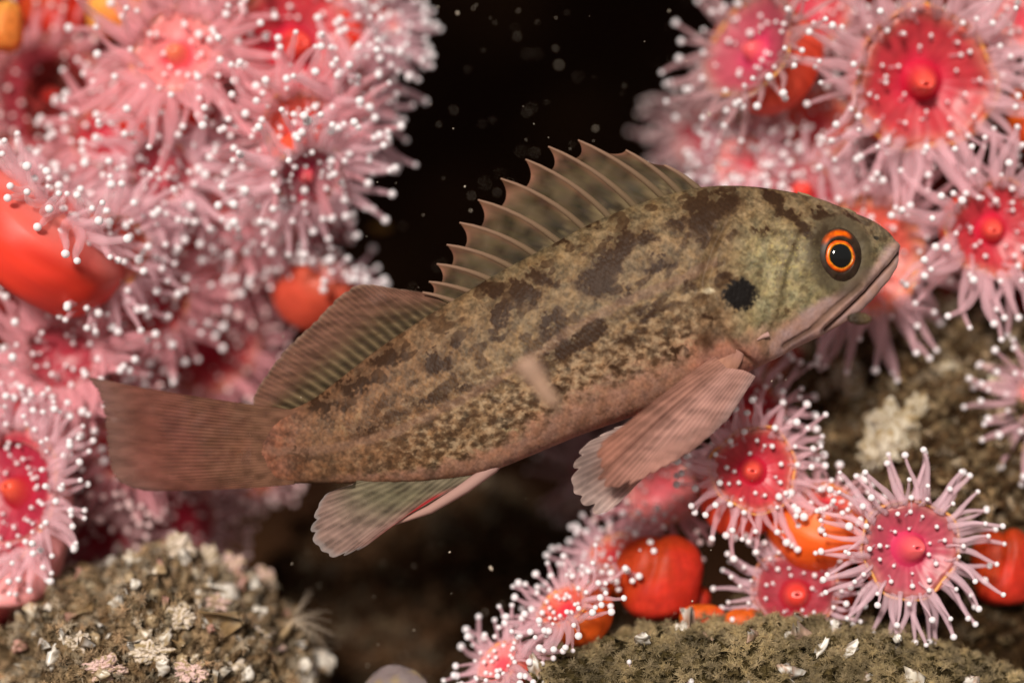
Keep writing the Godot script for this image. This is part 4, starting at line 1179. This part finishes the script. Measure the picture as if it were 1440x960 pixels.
			var edge := 0.93 + 0.14 * sc
			c = Color(c.r * 0.885 * edge, c.g * 0.872 * edge, c.b * 0.862 * edge)
			var n := (i + j * W) * 3
			rgb[n] = clampi(int(c.r * 255), 0, 255); rgb[n + 1] = clampi(int(c.g * 255), 0, 255); rgb[n + 2] = clampi(int(c.b * 255), 0, 255)
			bump[i + j * W] = clampi(int(255 * (0.35 + 0.35 * sc + 0.2 * f + 0.1 * g)), 0, 255)
	var m := StandardMaterial3D.new()
	m.albedo_texture = ImageTexture.create_from_image(Image.create_from_data(W, H, false, Image.FORMAT_RGB8, rgb))
	m.roughness = 0.5
	m.metallic_specular = 0.22
	m.normal_enabled = true
	var im := Image.create_from_data(W, H, false, Image.FORMAT_L8, bump)
	im.convert(Image.FORMAT_RGBA8)
	im.bump_map_to_normal_map(2.2)
	m.normal_texture = ImageTexture.create_from_image(im)
	m.normal_scale = 0.5
	m.texture_repeat = false
	M.fin = skin(0.55, 0.8, 0.4)
	M.fin_thick = skin(0.6, 1.0, 0.1)
	M.fin_clear = skin(0.5, 0.7, 0.4)
	for k in [M.fin, M.fin_thick, M.fin_clear]: k.metallic_specular = 0.12
	M.eyeball = skin(0.4)
	M.eyeball.metallic_specular = 0.25
	M.iris = skin(0.3)
	M.pupil = skin(0.06)
	M.pupil.metallic_specular = 0.5
	return m

# ---------------------------------------------------------------- small things in the water

func make_small_things() -> void:
	# brown pellet drifting before the mouth
	var s := ball(20, 28, func(d: Vector3, _t, _p):
		var c := Color(0.085, 0.05, 0.018).lerp(Color(0.035, 0.02, 0.01), smoothstep(-0.5, 0.6, -d.x)) * (1 + 0.5 * n2.get_noise_3dv(d * 50))
		c.a = 1
		return [Vector3(d.x * 0.0017, d.y * 0.00085, d.z * 0.0008).rotated(Vector3.BACK, -0.08) * (1 + 0.1 * n1.get_noise_3dv(d * 80)), c])
	var o := part(self, "drifting_pellet", s.mesh(), M.crust, Transform3D(Basis(), at(1209, 448, 12)))
	tag(o, "dark brown pellet drifting just below the fish's lip", "debris")
	# pink shred against the flank
	s = Soup.new()
	var pts := []; var rr := []; var cc := []
	for k in [[736, 504, 10.0], [742, 514, 15.0], [750, 524, 16.0], [758, 536, 12.0], [766, 550, 10.0], [776, 562, 9.0], [784, 570, 4.0]]:
		pts.append(at(k[0], k[1], 36) - at(760, 535, 36))
		rr.append(k[2] * U)
		cc.append(Color(0.42, 0.26, 0.18) * (1 + 0.6 * n1.get_noise_2d(k[0] * 3, k[1] * 3)))
	s.tube(pts, rr, 14, cc)
	o = part(self, "drifting_shred", s.mesh(), skin(0.7, 0.75, 0.5), Transform3D(Basis(), at(760, 535, 36)))
	tag(o, "blurred pinkish shred floating before the fish's flank", "debris")
	# hair-fine hydroid on the barnacle rock
	var h := thing("hydroid", "hydroid with a fan of hair fine threads on the barnacle rock's right side", "hydroid", at(412, 872, -14))
	rng.seed = 404
	for k in 34:
		var a := rng.randf_range(-0.75, 1.25)
		var len_ := rng.randf_range(35, 75) * U
		var q := []; var r2 := []; var c2 := []
		for i in 7:
			var t := i / 6.0
			q.append(Vector3(cos(a) * len_ * t, sin(a) * len_ * t - 10 * U * t * t * rng.randf_range(0.8, 1.2), (rng.randf() - 0.5) * 0.0002 + 0.002 * t * sin(k * 2.3)))
			r2.append(0.4 * U * (1 - 0.6 * t))
			c2.append(Color(0.4, 0.32, 0.24))
		s = Soup.new()
		s.tube(q, r2, 5, c2)
		part(h, "thread", s.mesh(), M.turf)
	s = Soup.new()
	s.tube([Vector3(-0.003, -0.004, 0), Vector3(-0.001, -0.0015, 0), Vector3.ZERO], [0.0006, 0.0005, 0.0003], 8, [Color(0.2, 0.14, 0.08), Color(0.3, 0.2, 0.1), Color(0.4, 0.3, 0.2)])
	part(h, "stalk", s.mesh(), M.turf)
	# glassy sea squirt at the bottom edge
	var sq := thing("sea_squirt", "glassy grey sea squirt at the bottom edge left of the turf mound", "sea squirt", at(560, 985, -6))
	s = ball(30, 40, func(d: Vector3, _t, _p):
		var c := Color(0.3, 0.24, 0.24).lerp(Color(0.4, 0.3, 0.18), smoothstep(0.1, 0.5, n1.get_noise_3dv(d * 70)))
		return [Vector3(d.x * 52, d.y * 52, d.z * 45) * U * (1 + 0.12 * n1.get_noise_3dv(d * 50)), c])
	part(sq, "tunic", s.mesh(), M.squirt if M.has("squirt") else skin(0.2, 0.6, 0.4, 0.6))
	s = ball(16, 24, func(d: Vector3, _t, _p): return [Vector3(d.x * 26, d.y * 30, d.z * 22) * U * (1 + 0.3 * n1.get_noise_3dv(d * 80)), Color(0.35, 0.25, 0.12)])
	part(sq, "gut", s.mesh(), M.turf)
	s = ball(16, 24, func(d: Vector3, _t, _p): return [Vector3(d.x * 18, d.y * 7, d.z * 8) * U * (1 + 0.5 * n1.get_noise_3dv(d * 60)), Color(0.3, 0.15, 0.02)])
	o = part(self, "sponge", s.mesh(), M.crust, Transform3D(Basis(), at(535, 321, -52)))
	tag(o, "small yellow sponge deep in the dark gap, left of the dorsal fin", "sponge")
	# specks in the water
	var mm := MultiMesh.new()
	mm.transform_format = MultiMesh.TRANSFORM_3D
	mm.mesh = ball(5, 7, func(d: Vector3, _t, p): return [d * (1 + 0.3 * sin(p * 2)), Color.WHITE]).mesh()
	mm.instance_count = 420
	rng.seed = 77
	for k in 420:
		var mmz := rng.randf_range(-45, 2)
		var p := at(rng.randf_range(380, 1120), rng.randf_range(0, 960), mmz)
		var r := rng.randf_range(0.4, 1.1) * U * (1 + 1.8 * pow(rng.randf(), 8))
		mm.set_instance_transform(k, Transform3D(Basis.from_euler(Vector3(rng.randf() * 3, rng.randf() * 3, 0)).scaled(Vector3(r, r * rng.randf_range(0.6, 1.4), r)), p))
	var mi := MultiMeshInstance3D.new()
	mi.multimesh = mm
	mi.material_override = flat(Color(0.5, 0.42, 0.33), 0.7)
	put(self, mi, "water_specks")
	tag(mi, "pale specks suspended in the water of the dark gap", "specks", "", "stuff")
